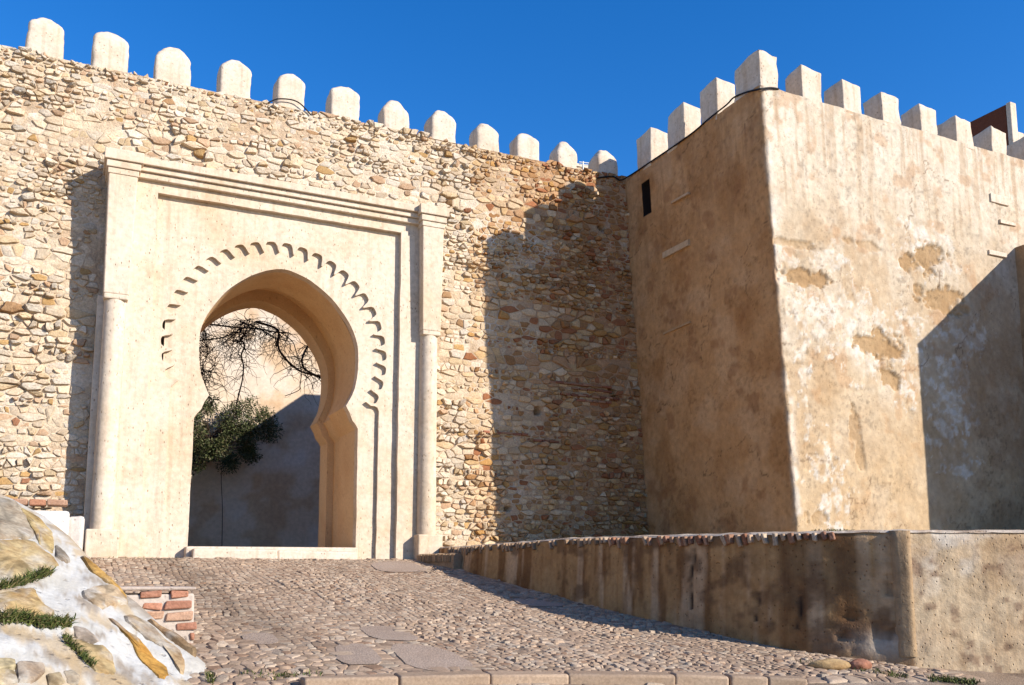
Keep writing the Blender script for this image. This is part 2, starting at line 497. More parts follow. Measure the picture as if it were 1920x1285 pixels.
mc = mixc(mc, (.40, .225, .11), old_shade*.9)  # redder old part, with the tower's shadow warmed and darkened in the colour
keep = ~((U[:-1, :-1] > 1.25) & (U[:-1, :-1] < 4.75) & (Zz[:-1, :-1] < 5.35))
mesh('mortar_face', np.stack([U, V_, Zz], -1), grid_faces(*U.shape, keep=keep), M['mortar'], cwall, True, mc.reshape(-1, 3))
# body behind the face: walkway, back
body = MB()
def quad(mbx, a, b, c, d, col): mbx.add([a, b, c, d], [(0, 1, 2, 3)], col)
BC = (.5, .39, .28)
quad(body, (-16, W, 8.11), (10.6, W, 8.11), (10.6, 16.2, 8.11), (-16, 16.2, 8.11), BC)
quad(body, (-16, 16.2, 8.11), (10.6, 16.2, 8.11), (10.6, 16.2, 6.9), (-16, 16.2, 6.9), BC)
quad(body, (-16, 16.2, 6.9), (10.6, 16.2, 6.9), (10.6, 18, 6.9), (-16, 18, 6.9), BC)
for x0, x1, z0 in ((-16, 1.3, -.6), (1.3, 4.8, 5.4), (4.8, 10.6, -.6)):
    quad(body, (x0, 18, z0), (x1, 18, z0), (x1, 18, 6.9), (x0, 18, 6.9), BC)
quad(body, (-16, W, -.6), (-16, 18, -.6), (-16, 18, 7), (-16, W, 8.11), BC)
body.build('wall_core', M['mortar'], cwall)

# courses of thin red brick in the rubble
rbk = random.Random(17)
for px0, px1, py0 in ((1040, 1140, 716), (1070, 1150, 727), (1050, 1160, 738), (1080, 1150, 749), (1030, 1100, 716), (1000, 1050, 826), (905, 990, 812)):
    a = at_y(px0, py0 + (px0-1040)*.02, W); x1 = at_y(px1, py0, W).x; x = a.x
    while x < x1-.08:
        wb = rbk.uniform(.12, .24)
        bm_obj('brick', box_bm(x, x+wb-.015, W-.035-rbk.uniform(0, .02), W+.05, a.z-.028, a.z+.014, .008, 2, .006, int(x*100)), M['brick'], cwall, True, np.array(rbk.choice([(.32, .13, .075), (.27, .11, .065), (.36, .2, .12)]))*rbk.uniform(.8, 1.1))
        x += wb
# stones
r2 = random.Random(5)
seeds = []; zz = .15
while zz < 8.14:
    hh = r2.choice((.045, .055, .065, .075, .09, .105, .125, .165)) * r2.uniform(.85, 1.15)
    x = -3.0
    while x < 10.5:
        ws = hh*r2.choice((1.0, 1.25, 1.5, 1.9, 2.3, 3.0))*r2.uniform(.85, 1.15)
        if r2.random() < .12: ws *= .5
        if r2.random() < .05: ws *= 1.6
        x += ws*.5
        zc = zz + hh/2 + .10*(vnoise(x*.6, zz*.5, 12)-.5) + r2.uniform(-.3, .3)*hh
        seeds.append((x + r2.uniform(-.1, .1)*ws, zc))
        x += ws*.5
    zz += hh
def clear(x, zq):
    if .17 < x < 5.92 and zq < GZ + .06: return False
    if zq > 8.12 or zq < .1: return False
    for hx, hz, hr in ((9.55, 6.95, .12), (8.05, 3.0, .12), (9.72, 3.55, .11), (7.4, 1.1, .1)):
        if abs(x-hx) < hr and abs(zq-hz) < hr: return False
    return True
cells = voronoi(seeds, 1.0, 1.75, .5)
stones = []
pal = [(.60, .475, .335), (.62, .515, .39), (.58, .50, .40), (.54, .405, .25), (.45, .28, .12), (.47, .315, .20), (.36, .215, .11), (.50, .40, .29), (.33, .155, .085)]
wts = [12, 10, 6, 3, 1.1, 2, .35, 2, .12]
for (sx_, sz_), cell in zip(seeds, cells):
    if len(cell) < 3 or not clear(sx_, sz_): continue
    gap = r2.uniform(.004, .024)
    n = 11
    res = block_geo(cell, gap, 1, 1, r2)
    if res is None: continue
    ring = res[2]
    ex, ez = np.ptp(ring[:, 0]), np.ptp(ring[:, 1])
    if ex > .75 or ez > .45 or ex < .025 or ez < .02: continue
    if ring[:, 0].min() < 5.88 and ring[:, 0].max() > .2 and ring[:, 1].min() < GZ+.02:
        if .15 < sx_ < 5.95: continue
        cell = [(min(a, .2) if a < 3 else max(a, 5.88), b) for a, b in cell]
    cell = [(a, min(b, 8.13 + .07*float(vnoise(sx_*3, 1, 4)))) for a, b in cell]
    smear = float(fbm(sx_, sz_, .7, 3, 61))
    if smear > .58 and r2.random() < .15: continue
                  # in places the mortar covers all but the stones' faces
    h = r2.choice((.014, .022, .032, .045, .06, .08))*(1.1 if smear < .5 else .5)
    res = block_geo(cell, gap, h, .035, r2, .45, r2.uniform(.05, .15), .07, 1.08)
    if res is None: continue
    V, F, ring = res
    y0 = W - float(und(sx_, sz_)) + .004
    wt = list(wts)
    if sx_ > 6.5 + 2.2*r2.random(): wt = [1, .5, .5, 5, 3, 8, 9, 2, 3]  # old part's redder stones; the mix also browns the tower's shadow zone
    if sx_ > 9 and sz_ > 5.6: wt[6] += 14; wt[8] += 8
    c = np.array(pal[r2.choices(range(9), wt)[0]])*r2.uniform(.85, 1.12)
    if sx_ > 6.6: c = c*np.array((.97, .86, .72))  # warm brown of the shadow multiplied into the stone colour
    c = np.minimum(c, .72)
    vis = in_frame((sx_, y0, sz_), 10)
    stones.append((ex*ez*vis/(sx_*.43+15*.9)**2, [(a, y0-hh, b) for a, b, hh in V], [f[::-1] for f in F], c))
stones.sort(key=lambda q: -q[0])
mb = MB()
for i, (_, V, F, c) in enumerate(stones):
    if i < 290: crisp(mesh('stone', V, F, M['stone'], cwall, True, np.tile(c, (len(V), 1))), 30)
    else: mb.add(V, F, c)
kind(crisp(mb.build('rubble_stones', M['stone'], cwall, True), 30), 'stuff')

def merlon(parent, x0, x1, y0, y1, z0, z1, cap=.2, seed=0, mat='white', drop=(0, 0, 0, 0), flat=False):
    """limewashed merlon: rounded block with a low hipped cap"""
    r = random.Random(seed)
    bm = bmesh.new()
    def ringv(f, z, dz=(0, 0, 0, 0)):
        cx, cy = (x0+x1)/2, (y0+y1)/2
        return [bm.verts.new((cx+(x-cx)*f + r.uniform(-.012, .012), cy+(y-cy)*f + r.uniform(-.01, .01), z + d))
                for (x, y), d in zip(((x0, y0), (x1, y0), (x1, y1), (x0, y1)), dz)]
    if flat:
        rings = [ringv(1.03, z0), ringv(1.0, z0+.12), ringv(.99, z1, drop), ]
    else:
        rings = [ringv(1.02, z0), ringv(1.0, z0+.1), ringv(.985, z1-cap), ringv(.30, z1)]
    for a, b in zip(rings[:-1], rings[1:]):
        for k in range(4): bm.faces.new((a[k], a[(k+1) % 4], b[(k+1) % 4], b[k]))
    bm.faces.new(rings[-1]); bm.faces.new(rings[0][::-1])
    bmesh.ops.bevel(bm, geom=[e for e in bm.edges if e.calc_length() > .1], offset=(.05 + .02*r.random()) if not flat else .022, segments=3, affect='EDGES', profile=.5)
    bmesh.ops.triangulate(bm, faces=[f for f in bm.faces if len(f.verts) > 4])
    bmesh.ops.subdivide_edges(bm, edges=[e for e in bm.edges if e.calc_length() > .09], cuts=4, use_grid_fill=True)
    bmesh.ops.recalc_face_normals(bm, faces=bm.faces[:])
    bm.normal_update()
    off = []
    for v in bm.verts:
        q = v.co; e = float(fbm(q.x*1.0+q.z*.7+seed, q.y+q.z*.6, .22, 3, seed))-.5
        chip = max(0, float(vnoise(q.x*7+seed*3, q.z*7+q.y*5, seed+5))-.74)*.08
        off.append((v, v.normal*(e*.05 - chip)))
    for v, d in off: v.co += d
    return crisp(bm_obj('merlon', bm, M[mat], parent, 2), 40)
mx = [(-1.07, -.54), (-.12, .44), (.85, 1.43), (1.90, 2.43), (2.87, 3.39), (3.85, 4.41), (4.84, 5.37), (5.80, 6.32), (6.74, 7.24), (7.62, 8.13), (8.54, 9.02), (9.50, 10.0)]
mt = [8.86, 8.86, 8.86, 8.88, 8.86, 8.84, 8.80, 8.80, 8.74, 8.72, 8.74, 8.76]
for i in range(1, 8): mx.insert(0, (-1.07-.95*i, -.54-.95*i)); mt.insert(0, 8.86)
for i, ((a, b), t_) in enumerate(zip(mx, mt)):
    merlon(cwall, a, b, W+.02, W+.47, 8.04, t_+.02, .21 + .03*((i*7) % 4 - 1.5), i)

# ------------------------------------------------------------------ gateway
gate = thing('gateway', 'cream plaster horseshoe arch gateway with scalloped border set in the rubble wall', 'gateway')
K = 1.0138; CU = 3.065
prof = [(2.36, 1.335), (2.42, 1.30), (2.50, 1.235), (2.62, 1.19), (2.74, 1.12), (2.86, 1.18), (3.02, 1.25), (3.2, 1.29), (3.4, 1.312), (3.6, 1.315), (3.8, 1.295),
        (4.0, 1.235), (4.2, 1.13), (4.4, .99), (4.58, .83), (4.74, .63), (4.86, .44), (4.94, .25), (4.985, .08)]
def outline(grow=0, up=0, z0=.2):
    Rr = [(CU + 1.345*K + grow, z0)] + [(CU + w_*K + grow, z_*K + (up*max(0, (z_-2.8)/2.2))) for z_, w_ in prof]
    return Rr + [(2*CU - x, zq) for x, zq in Rr[::-1]]
O1 = outline()
def resample(poly, step):
    out = []
    for a, b in zip(poly[:-1], poly[1:]):
        L = math.dist(a, b); n = max(1, int(L/step))
        out += [(a[0]+(b[0]-a[0])*k/n, a[1]+(b[1]-a[1])*k/n) for k in range(n)]
    return out + [poly[-1]]
def catmull(poly, sub):
    q = smooth_path([Vector((a, 0, b)) for a, b in poly], sub); return [(p.x, p.z) for p in q]
# smooth only the arch, keep the impost crisp
def arch_curve(grow=0, up=0, z0=.2):
    o = outline(grow, up, z0); n = len(prof)+1
    right, left = o[:n], o[n:]
    arc = catmull(right[5:] + left[:n-5], 4)
    return right[:5] + arc + left[n-5:]
def panel(name, outer, hole, v, depth, mat, cham=.008):
    """plate facing the street with front at v, cut by a hole that reaches its foot; the foot edge is shared"""
    # outline runs: outer left-bottom up, over, right-bottom, then back along the hole
    hole = resample(hole, .07)
    hole = [(a + .016*(float(fbm(a, b, .3, 3, 7))-.5), b + .016*(float(fbm(a, b, .3, 3, 8))-.5)) if b > G0+.01 else (a, b) for a, b in hole]
    poly = [Vector((a, b, 0)) for a, b in outer] + [Vector((a, b, 0)) for a, b in hole]
    tris = tessellate_polygon([poly])
    n = len(poly)
    V = [(p.x, v, p.y) for p in poly] + [(p.x, v+depth, p.y) for p in poly]
    F = [tuple(t) for t in tris]
    side = [(i, (i+1) % n, (i+1) % n + n, i+n) for i in range(n)]
    o = mesh(name, V, F + side, mat, gate)
    bm = bmesh.new(); bm.from_mesh(o.data); bmesh.ops.recalc_face_normals(bm, faces=bm.faces[:]); bm.to_mesh(o.data); bm.free()
    return o
G0 = .12
arch = arch_curve(0, 0, G0)                                     # right foot -> apex -> left foot
# ring zone (deepest layer)
panel('arch_surround', [(1.2, G0), (1.2, 6.1), (5.0, 6.1), (5.0, G0)], arch, 15.41, .2, M['gate'])
# scalloped spandrel panel
SC, SR, SA = (3.015, 3.63), 1.785, .088
sc = [(4.765, G0), (4.765, 2.72), (4.74, 2.78), (4.69, 2.80), (4.62, 2.80)]
nper = 27; t0, t1 = R(-26.5), R(203); npt = nper*14
for i in range(npt+1):
    f_ = i/npt; th = t0 + (t1-t0)*f_
    w_ = math.tanh(1.9*math.sin(2*math.pi*nper*f_ - 1.2))/math.tanh(1.9)
    rr = SR + SA*w_
    th2 = th - .018*math.sin(2*math.pi*nper*f_*1 + .4)
    sc.append((SC[0] + rr*math.cos(th2), SC[1] + rr*math.sin(th2)))
sc += [(1.33, 2.86), (1.32, 2.78), (1.32, G0)]
panel('spandrel_panel', [(.94, G0), (.94, 6.1), (5.12, 6.1), (5.12, G0)], sc, 15.338, .07, M['gate'])
# frame band
panel('frame_band', [(.5, G0), (.5, 6.3), (5.6, 6.3), (5.6, G0)], [(5.09, G0), (5.09, 5.985), (.985, 5.985), (.985, G0)], 15.235, .109, M['gate'])
# entablature between the pilasters
for nm, z0, z1, v in (('moulding', 6.16, 6.255, 15.15), ('moulding', 6.258, 6.345, 15.10), ('moulding', 6.348, 6.475, 15.04)):
    box(nm, .6, 5.5, v, W+.1, z0, z1, M['gate'], gate, .012)
def pilaster(x0, x1, left):
    p = bpy.data.objects.new('pilaster', None); COL.objects.link(p); p.parent = gate
    xc = (x0+x1)/2
    bm = box_bm(x0, x1, 15.0, W+.1, 4.18, 6.1, .018)
    # scooped foot of the shaft
    for v in bm.verts:
        if v.co.z < 4.3:
            s = -1 if v.co.x < xc else 1
            v.co.x -= s*.03
            if v.co.y < 15.2: v.co.y += .03
    bm_obj('shaft', bm, M['gate'], p)
    box('shaft_foot', x0+.035, x1-.035, 15.03, W, 4.10, 4.185, M['gate'], p, .02)
    # engaged colonnette
    V, F = [], []
    n = 28
    for k in range(n+1):
        th = math.pi*2*k/n
        for zq, rr in ((.5, .172), (.66, .170), (1.5, .167), (3.0, .162), (4.12, .16)):
            V.append((xc + rr*math.cos(th), 15.2 + rr*math.sin(th), zq))
    for k in range(n):
        for j in range(4): F.append((k*5+j, (k+1)*5+j, (k+1)*5+j+1, k*5+j+1))
    mesh('column', V, [f[::-1] for f in F], M['gate'], p, True)
    box('backing', x0-.045 if left else x0-.0, x1, 15.29, W+.1, .3, 4.2, M['gate'], p, .008)
    box('plinth', x0-.015, x1+.03, 14.98, W+.1, .0, .57, M['gate'], p, .022)
    for z0, z1, e in ((6.09, 6.185, .015), (6.187, 6.30, .04), (6.302, 6.475, .075)):
        box('capital', x0-e, x1+e, 15.0-e, W+.1, z0, z1, M['gate'], p, .012)
pilaster(.235, .655, True); pilaster(5.415, 5.82, False)
# passage: front arch, wider vault, rear arch
def shell(name, crv, v0, v1, mat, step=.25):
    n = max(1, int((v1-v0)/step)); V = []; m_ = len(crv)
    for k in range(n+1):
        v = v0 + (v1-v0)*k/n
        V += [(a + .012*(float(vnoise(a*2+v, b*2, 3))-.5), v, b) for a, b in crv]
    F = [(k*m_+i, k*m_+i+1, (k+1)*m_+i+1, (k+1)*m_+i) for k in range(n) for i in range(m_-1)]
    o = mesh(name, V, F, mat, gate)
    me = o.data
    ang = R(28)
    me.polygons.foreach_set('use_smooth', [True]*len(me.polygons))
    bm = bmesh.new(); bm.from_mesh(me)
    for e in bm.edges:
        if len(e.link_faces) == 2 and e.calc_face_angle() > ang: e.smooth = False
    bm.to_mesh(me); bm.free()
    return o
big = arch_curve(.13, .22, G0)
shell('arch_soffit', arch, 15.6, 16.62, M['soffit'])
shell('passage_vault', big, 16.62, 17.5, M['soffit'])
shell('inner_arch_soffit', arch, 17.5, 18.06, M['soffit'])
panel('inner_arch', [(1.2, G0), (1.2, 5.6), (4.95, 5.6), (4.95, G0)], arch, 17.5, .02, M['soffit'])
panel('front_arch_back', [(1.2, G0), (1.2, 5.6), (4.95, 5.6), (4.95, G0)], arch, 16.60, .02, M['soffit'])
panel('rear_face', [(1.2, G0), (1.2, 5.6), (4.95, 5.6), (4.95, G0)], arch, 18.02, .04, M['soffit'])
box('threshold', 1.66, 4.42, 15.22, 18.0, .05, .335, M['white'], gate, .03, .008, 4)
box('threshold', 1.74, 3.05, 15.06, 15.24, .02, .30, M['white'], gate, .03, .012, 9)
box('threshold', 3.06, 4.36, 15.10, 15.24, .02, .27, M['white'], gate, .03, .012, 10)

# ------------------------------------------------------------------ tower
tower = thing('tower', 'tall square plastered tower with battlements, brown on its shaded side and white stained in front', 'tower')
VC = 11.42
def lean(zq): return 10.15 + .38*(7.9-zq)/7.3
NL = 150; NR = 300; NZ = 330
zt = np.linspace(-.5, 8.12, NZ)
sl = np.linspace(0, 4.3, NL)                                   # along the left face, from the wall to the corner
cr = .07
ss = np.concatenate([np.linspace(-4.4, -cr, NL), np.linspace(-cr, cr, 7)[1:-1], np.linspace(cr, 7.6, NR)])
SS, ZT = np.meshgrid(ss, zt, indexing='ij')
arc = np.clip((SS+cr)/(2*cr), 0, 1)*math.pi/2
px_ = np.where(SS <= -cr, 0, np.where(SS >= cr, SS, cr*(1-np.cos(arc))))
py_ = np.where(SS <= -cr, -SS, np.where(SS >= cr, 0, cr*(1-np.sin(arc))))
nx_ = np.where(SS <= -cr, -1, np.where(SS >= cr, 0, -np.cos(arc)))
ny_ = np.where(SS <= -cr, 0, np.where(SS >= cr, -1, -np.sin(arc)))
edge = np.exp(-(SS/.16)**2)
disp = .05*(fbm(SS, ZT, 1.4, 3, 90)-.5) + .018*(fbm(SS, ZT, .22, 3, 91)-.5) + edge*(.05*(fbm(SS*2, ZT, .35, 3, 92)-.5) - .0)
right = sstep(-.03, .05, SS)
uw = 10.15 + np.maximum(SS, 0)                                  # nominal u on the right face
def blob(cx, cz, rx, rz, amp=.45, seed=1):
    rx *= 1.25; rz *= 1.25; amp *= 1.3
    d = np.hypot((uw-cx)/rx, (ZT-cz)/rz) + amp*(fbm(uw, ZT, .22, 5, seed, .7)-.5)*3
    return 1-sstep(.75, 1.05, d)
def px2(px, py): p = at_y(px, py, VC); return p.x, p.z
tan = np.zeros_like(SS); wht = np.zeros_like(SS)
for k, (px0, py0, rx, rz) in enumerate(((1492, 518, .45, .13), (1745, 482, .30, .27), (1700, 492, .22, .12), (1765, 562, .50, .2), (1655, 650, .42, .22), (1612, 640, .25, .1), (1665, 708, .18, .16),
                                        (1800, 580, .25, .1), (1590, 790, .12, .35), (1600, 850, .1, .22), (1510, 970, .25, .1), (1480, 455, .5, .06), (1620, 460, .4, .07))):
    cx, cz = px2(px0, py0); tan = np.maximum(tan, blob(cx, cz, rx, rz, .5, 100+k)*(.9 if k < 7 else .6))
for k, (px0, py0, rx, rz) in enumerate(((1490, 490, .55, .16), (1740, 470, .55, .4), (1600, 600, .95, .38), (1660, 660, .75, .45), (1530, 600, .5, .4), (1760, 620, .5, .2), (1535, 920, .32, .62), (1490, 700, .12, 1.1),
                                        (1560, 480, .4, .2), (1790, 800, .5, .5), (1830, 640, .35, .3), (1800, 880, .4, .15), (1780, 730, .35, .5), (1700, 730, .4, .25))):
    cx, cz = px2(px0, py0); wht = np.maximum(wht, blob(cx, cz, rx, rz, .8, 130+k)*sstep(.38, .56, fbm(uw, ZT, .16, 4, 150+k)))
tan *= right; wht *= right*(1-tan)
cR = np.zeros(SS.shape+(3,)) + np.array([.47, .365, .25])
cR = mixc(cR, (.42, .30, .185), .75*sstep(.47, .66, fbm(uw, ZT, .8, 5, 160)))
cR = mixc(cR, (.54, .455, .35), .7*sstep(.5, .68, fbm(uw, ZT*.6, .6, 5, 161)))
cR = mixc(cR, (.57, .49, .39), .9*sstep(5.2, 7.6, ZT + 1.2*(fbm(uw, ZT, .5, 4, 162)-.5)))   # limewash under the battlements
cR = mixc(cR, (.40, .24, .13), .55*sstep(.62, .74, fbm(uw, ZT, .35, 5, 163)))
cR = mixc(cR, (.46, .315, .17), .5*sstep(4.2, 1.0, ZT + 2.2*(fbm(uw, ZT, .7, 5, 164)-.5)))
cR = mixc(cR, (.60, .55, .48), wht*(.35 + .5*sstep(.4, .62, fbm(uw, ZT, .09, 3, 165))))
cR = mixc(cR, (.30, .19, .105), .6*sstep(13.2, 15.2, uw)*sstep(5.5, 3.2, ZT)*sstep(.3, .6, fbm(uw, ZT, .5, 5, 166)))  # brown of the projecting wall's shadow painted into the plaster
cR = mixc(cR, (.34, .215, .105), tan)
drip = sstep(.52, .7, fbm(uw*7, ZT*.55, .6, 5, 180))*sstep(4.5, 7.8, ZT + 1.5*(fbm(uw, ZT, .6, 3, 181)-.5))
cR = mixc(cR, (.36, .25, .155), .55*drip)
cR = cR*(1 - .30*sstep(.6, .76, fbm(uw, ZT, .06, 3, 182))*sstep(.42, .62, fbm(uw, ZT, .7, 4, 189)))[..., None]
ck_ = np.abs(fbm(uw, ZT, 1.3, 5, 183)-.5)
cR = mixc(cR, (.16, .10, .06), .7*sstep(.006, .0015, ck_)*sstep(.5, .58, fbm(uw, ZT, 1.1, 2, 184)))
sL = -SS
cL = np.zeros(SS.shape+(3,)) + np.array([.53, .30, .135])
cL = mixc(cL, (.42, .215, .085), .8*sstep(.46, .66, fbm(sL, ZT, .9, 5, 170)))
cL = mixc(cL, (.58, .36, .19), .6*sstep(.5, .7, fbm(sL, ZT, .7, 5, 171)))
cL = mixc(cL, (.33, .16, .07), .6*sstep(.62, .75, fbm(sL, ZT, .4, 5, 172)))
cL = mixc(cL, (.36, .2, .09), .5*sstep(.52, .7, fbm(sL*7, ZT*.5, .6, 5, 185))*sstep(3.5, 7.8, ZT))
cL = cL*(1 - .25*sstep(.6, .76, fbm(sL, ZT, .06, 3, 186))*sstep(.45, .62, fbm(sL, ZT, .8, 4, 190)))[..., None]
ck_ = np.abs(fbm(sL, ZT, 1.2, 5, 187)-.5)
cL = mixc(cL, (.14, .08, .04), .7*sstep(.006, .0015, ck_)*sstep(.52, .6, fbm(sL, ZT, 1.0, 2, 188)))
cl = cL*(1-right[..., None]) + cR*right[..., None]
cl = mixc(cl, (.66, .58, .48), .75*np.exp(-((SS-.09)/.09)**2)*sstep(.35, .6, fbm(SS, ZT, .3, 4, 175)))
disp = disp - .045*tan + .006*wht
shift = lean(ZT) - 10.15
shift = shift*np.clip(1-np.maximum(SS, 0)/3.5, 0, 1)
disp = disp + .012*(fbm(uw, ZT, .07, 2, 93)-.5)*tan
# slit window near the junction: shallow recess, its inner darkness painted near black
p0, p1 = at_x(1207, 347, 10.2), at_x(1221, 396, 10.2)
sw = (np.abs(py_ + VC - (p0.y+p1.y)/2) < .115)*(ZT < p0.z)*(ZT > p1.z-.01)*(SS < -.5)
disp = np.where(sw > 0, -.10, disp)
sw = (np.abs(py_ + VC - (p0.y+p1.y)/2) < .145)*(ZT < p0.z+.02)*(ZT > p1.z-.03)*(SS < -.5)
cl = np.where((sw > 0)[..., None], np.array([.012, .008, .006]), cl)
Xt = 10.15 + px_ + shift + nx_*disp; Yt = VC + py_ + ny_*disp
topw = np.where(ZT > 8.05, .03*(fbm(SS, ZT, .4, 3, 95)-.5), 0)
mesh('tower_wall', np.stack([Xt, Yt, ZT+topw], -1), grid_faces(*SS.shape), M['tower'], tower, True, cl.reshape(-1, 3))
core = MB()
quad(core, (10.2, VC+.03, 8.09), (17.7, VC+.03, 8.09), (17.7, VC+.5, 8.09), (10.2, VC+.5, 8.09), (.6, .5, .38))
quad(core, (10.2, VC+.5, 8.09), (10.65, VC+.5, 8.09), (10.65, 18, 8.09), (10.2, 18, 8.09), (.6, .5, .38))
quad(core, (10.6, 15.7, 0), (10.6, 18, 0), (10.2, 18, 8.09), (10.2, 15.7, 8.09), (.5, .38, .26))
quad(core, (10.65, VC+.5, 7.0), (17.7, VC+.5, 7.0), (17.7, 18, 7.0), (10.65, 18, 7.0), (.5, .38, .26))
quad(core, (10.65, VC+.5, 7.0), (10.65, 18, 7.0), (10.65, 18, 8.09), (10.65, VC+.5, 8.09), (.5, .38, .26))
quad(core, (10.65, VC+.5, 7.0), (17.7, VC+.5, 7.0), (17.7, VC+.5, 8.09), (10.65, VC+.5, 8.09), (.5, .38, .26))
quad(core, (10.2, 18, -.5), (17.7, 18, -.5), (17.7, 18, 8.0), (10.2, 18, 8.0), (.5, .38, .26))
quad(core, (17.7, VC, -.5), (17.7, 18, -.5), (17.7, 18, 8.0), (17.7, VC, 8.0), (.5, .38, .26))
core.build('tower_core', M['tower'], tower)
merlon(tower, 10.14, 10.55, VC+.0, VC+.66, 8.03, 8.80, 0, 60, drop=(.02, -.06, -.1, -.08), flat=True)
for i, (a, b) in enumerate(((12.58, 13.07), (13.57, 14.12), (14.70, 15.22))):
    merlon(tower, 10.14, 10.58, a, b, 8.03, 8.86, 0, 70+i, drop=(.0, -.05, -.1, -.06), flat=True)
for i, (a, b) in enumerate(((11.09, 11.54), (12.05, 12.49), (13.0, 13.46), (13.98, 14.44), (14.96, 15.42), (15.96, 16.42), (16.95, 17.4))):
    merlon(tower, a, b, VC+.01, VC+.46, 8.03, 8.74-.015*i, 0, 80+i, drop=(.0, -.06, -.08, -.05), flat=True)
# pale mortar strips on the tower
def strip_y(px0, py0, px1, py1, hgt):
    a, b = at_y(px0, py0, VC-.03), at_y(px1, py1, VC-.03)
    box('mortar_strip', a.x, b.x, VC-.03, VC+.02, a.z-hgt, a.z, M['white'], tower, .006, .008, int(px0))
strip_y(1858, 362, 1892, 374, .17); strip_y(1876, 411, 1906, 420, .07); strip_y(1855, 468, 1888, 478, .09)
def strip_x(px0, py0, px1, py1, hgt, tone):
    q = [at_x(*p, lean(at_x(px0, py0, 10.25).z)-.035) for p in ((px0, py0), (px1, py1), (px1, py1+hgt), (px0, py0+hgt))]
    V = [tuple(p) for p in q] + [(p.x+.05, p.y, p.z) for p in q]
    mesh('mortar_strip', V, [(0, 1, 2, 3), (0, 4, 5, 1), (1, 5, 6, 2), (2, 6, 7, 3), (3, 7, 4, 0)], M['tower'], tower, False, np.tile(tone, (8, 1)))
strip_x(1242, 474, 1290, 449, 11, (.58, .42, .26)); strip_x(1258, 378, 1290, 360, 4, (.56, .40, .25)); strip_x(1243, 624, 1293, 602, 4, (.5, .33, .18))

# projecting wall beyond the right edge: only its foot of the face shows, its shadow lies on the tower
pw = thing('projecting_wall', 'plain brown wall end jutting out at the right edge beside the tower', 'wall')
zq = np.linspace(-1.2, 6.22, 60); yq = np.linspace(7.75, VC+.02, 60)
YQ, ZQ = np.meshgrid(yq, zq, indexing='ij')
XQ = 16.4 + .03*(fbm(YQ, ZQ, .8, 3, 7)-.5)
pc = np.zeros(YQ.shape+(3,)) + np.array([.40, .27, .16]); pc = mixc(pc, (.2, .12, .07), .7*sstep(.55, .7, fbm(YQ, ZQ, .4, 4, 8)))
mesh('side_face', np.stack([XQ, YQ, ZQ], -1), grid_faces(60, 60), M['tower'], pw, True, pc.reshape(-1, 3))
box('front_block', 16.43, 20.5, 7.75, VC-.03, -1.3, 6.2, M['tower'], pw, .03, col=(.5, .39, .27))

# ------------------------------------------------------------------ parapet along the street
par = thing('parapet', 'low rendered parapet with worn brick coping and streaked shaded face beside the cobbled street', 'parapet')
line = [p.copy() for p in PARS]
corner = line[-1].copy()
ext = [corner + RT*(.14*k) for k in range(1, 40)]
path = smooth_path([p for p in line[::2]] + [corner], 6)
# resample the path evenly
def even(pts, step):
    out = [pts[0]]; acc = 0
    for a, b in zip(pts[:-1], pts[1:]):
        L = (b-a).length; t = step-acc
        while t <= L and L > 0:
            out.append(a + (b-a)*(t/L)); t += step
        acc = (acc + L) % step if L else acc
    return out
pl = even(path, .04); nl = len(pl)
pr = [corner + RT*(.04*k) for k in range(1, 130)]
pts = pl + pr
P = np.array([(p.x, p.y) for p in pts]); T = np.gradient(P, axis=0); T /= np.hypot(T[:, 0], T[:, 1])[:, None]
for _ in range(2): T[1:-1] = (T[:-2]+T[1:-1]*2+T[2:])/4
T /= np.hypot(T[:, 0], T[:, 1])[:, None]
NRM = np.stack([T[:, 1], -T[:, 0]], -1)                        # towards the street
if NRM[10, 0] > 0: NRM = -NRM
D = np.array([p[0]*FW.x + p[1]*FW.y for p in P])
top = np.interp(np.arange(len(P)), [0, 40, nl*.5, nl*.8, nl, len(P)], [.345, .33, .375, .35, .345, .345])
sc_ = np.concatenate([[0], np.cumsum(np.hypot(*np.diff(P, axis=0).T))])
nh = 64
H = np.linspace(0, 1, nh)
A, Hh = np.meshgrid(np.arange(len(P)), H, indexing='ij')
gz = zg(P[:, 0], P[:, 1]) - .12
ZP = gz[:, None] + (top-gz)[:, None]*Hh
SA_ = sc_[A]
bat = .05*(1-Hh)
dp = bat + .035*(fbm(SA_, ZP, .7, 3, 200)-.5) + .015*(fbm(SA_, ZP, .12, 3, 201)-.5)
# loss of render low down near the corner
scor = sc_[nl-1]
loss = .9*np.exp(-(((SA_-scor+.48)/.3)**2 + ((ZP+.62)/.16)**2)) + .8*np.exp(-(((SA_-scor+.16)/.05)**2 + ((ZP+.35)/.35)**2))
loss = loss*sstep(.46, .62, fbm(SA_, ZP, .11, 4, 203))
dp -= .045*loss
dp = dp*(1-sstep(.965, 1, Hh)*.7) - .02*sstep(.96, 1, Hh)
XP = P[:, 0][:, None] + NRM[:, 0][:, None]*dp; YP = P[:, 1][:, None] + NRM[:, 1][:, None]*dp
sh = (A >= nl)
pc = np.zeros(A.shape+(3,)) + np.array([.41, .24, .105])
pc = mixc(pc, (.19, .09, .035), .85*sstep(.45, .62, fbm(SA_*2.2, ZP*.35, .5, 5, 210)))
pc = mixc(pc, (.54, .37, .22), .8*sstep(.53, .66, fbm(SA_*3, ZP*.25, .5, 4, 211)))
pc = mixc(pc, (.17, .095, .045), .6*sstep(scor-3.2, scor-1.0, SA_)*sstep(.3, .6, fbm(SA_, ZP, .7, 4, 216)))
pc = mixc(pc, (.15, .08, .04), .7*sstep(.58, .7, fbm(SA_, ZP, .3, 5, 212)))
pr_c = np.zeros(A.shape+(3,)) + np.array([.50, .375, .24])
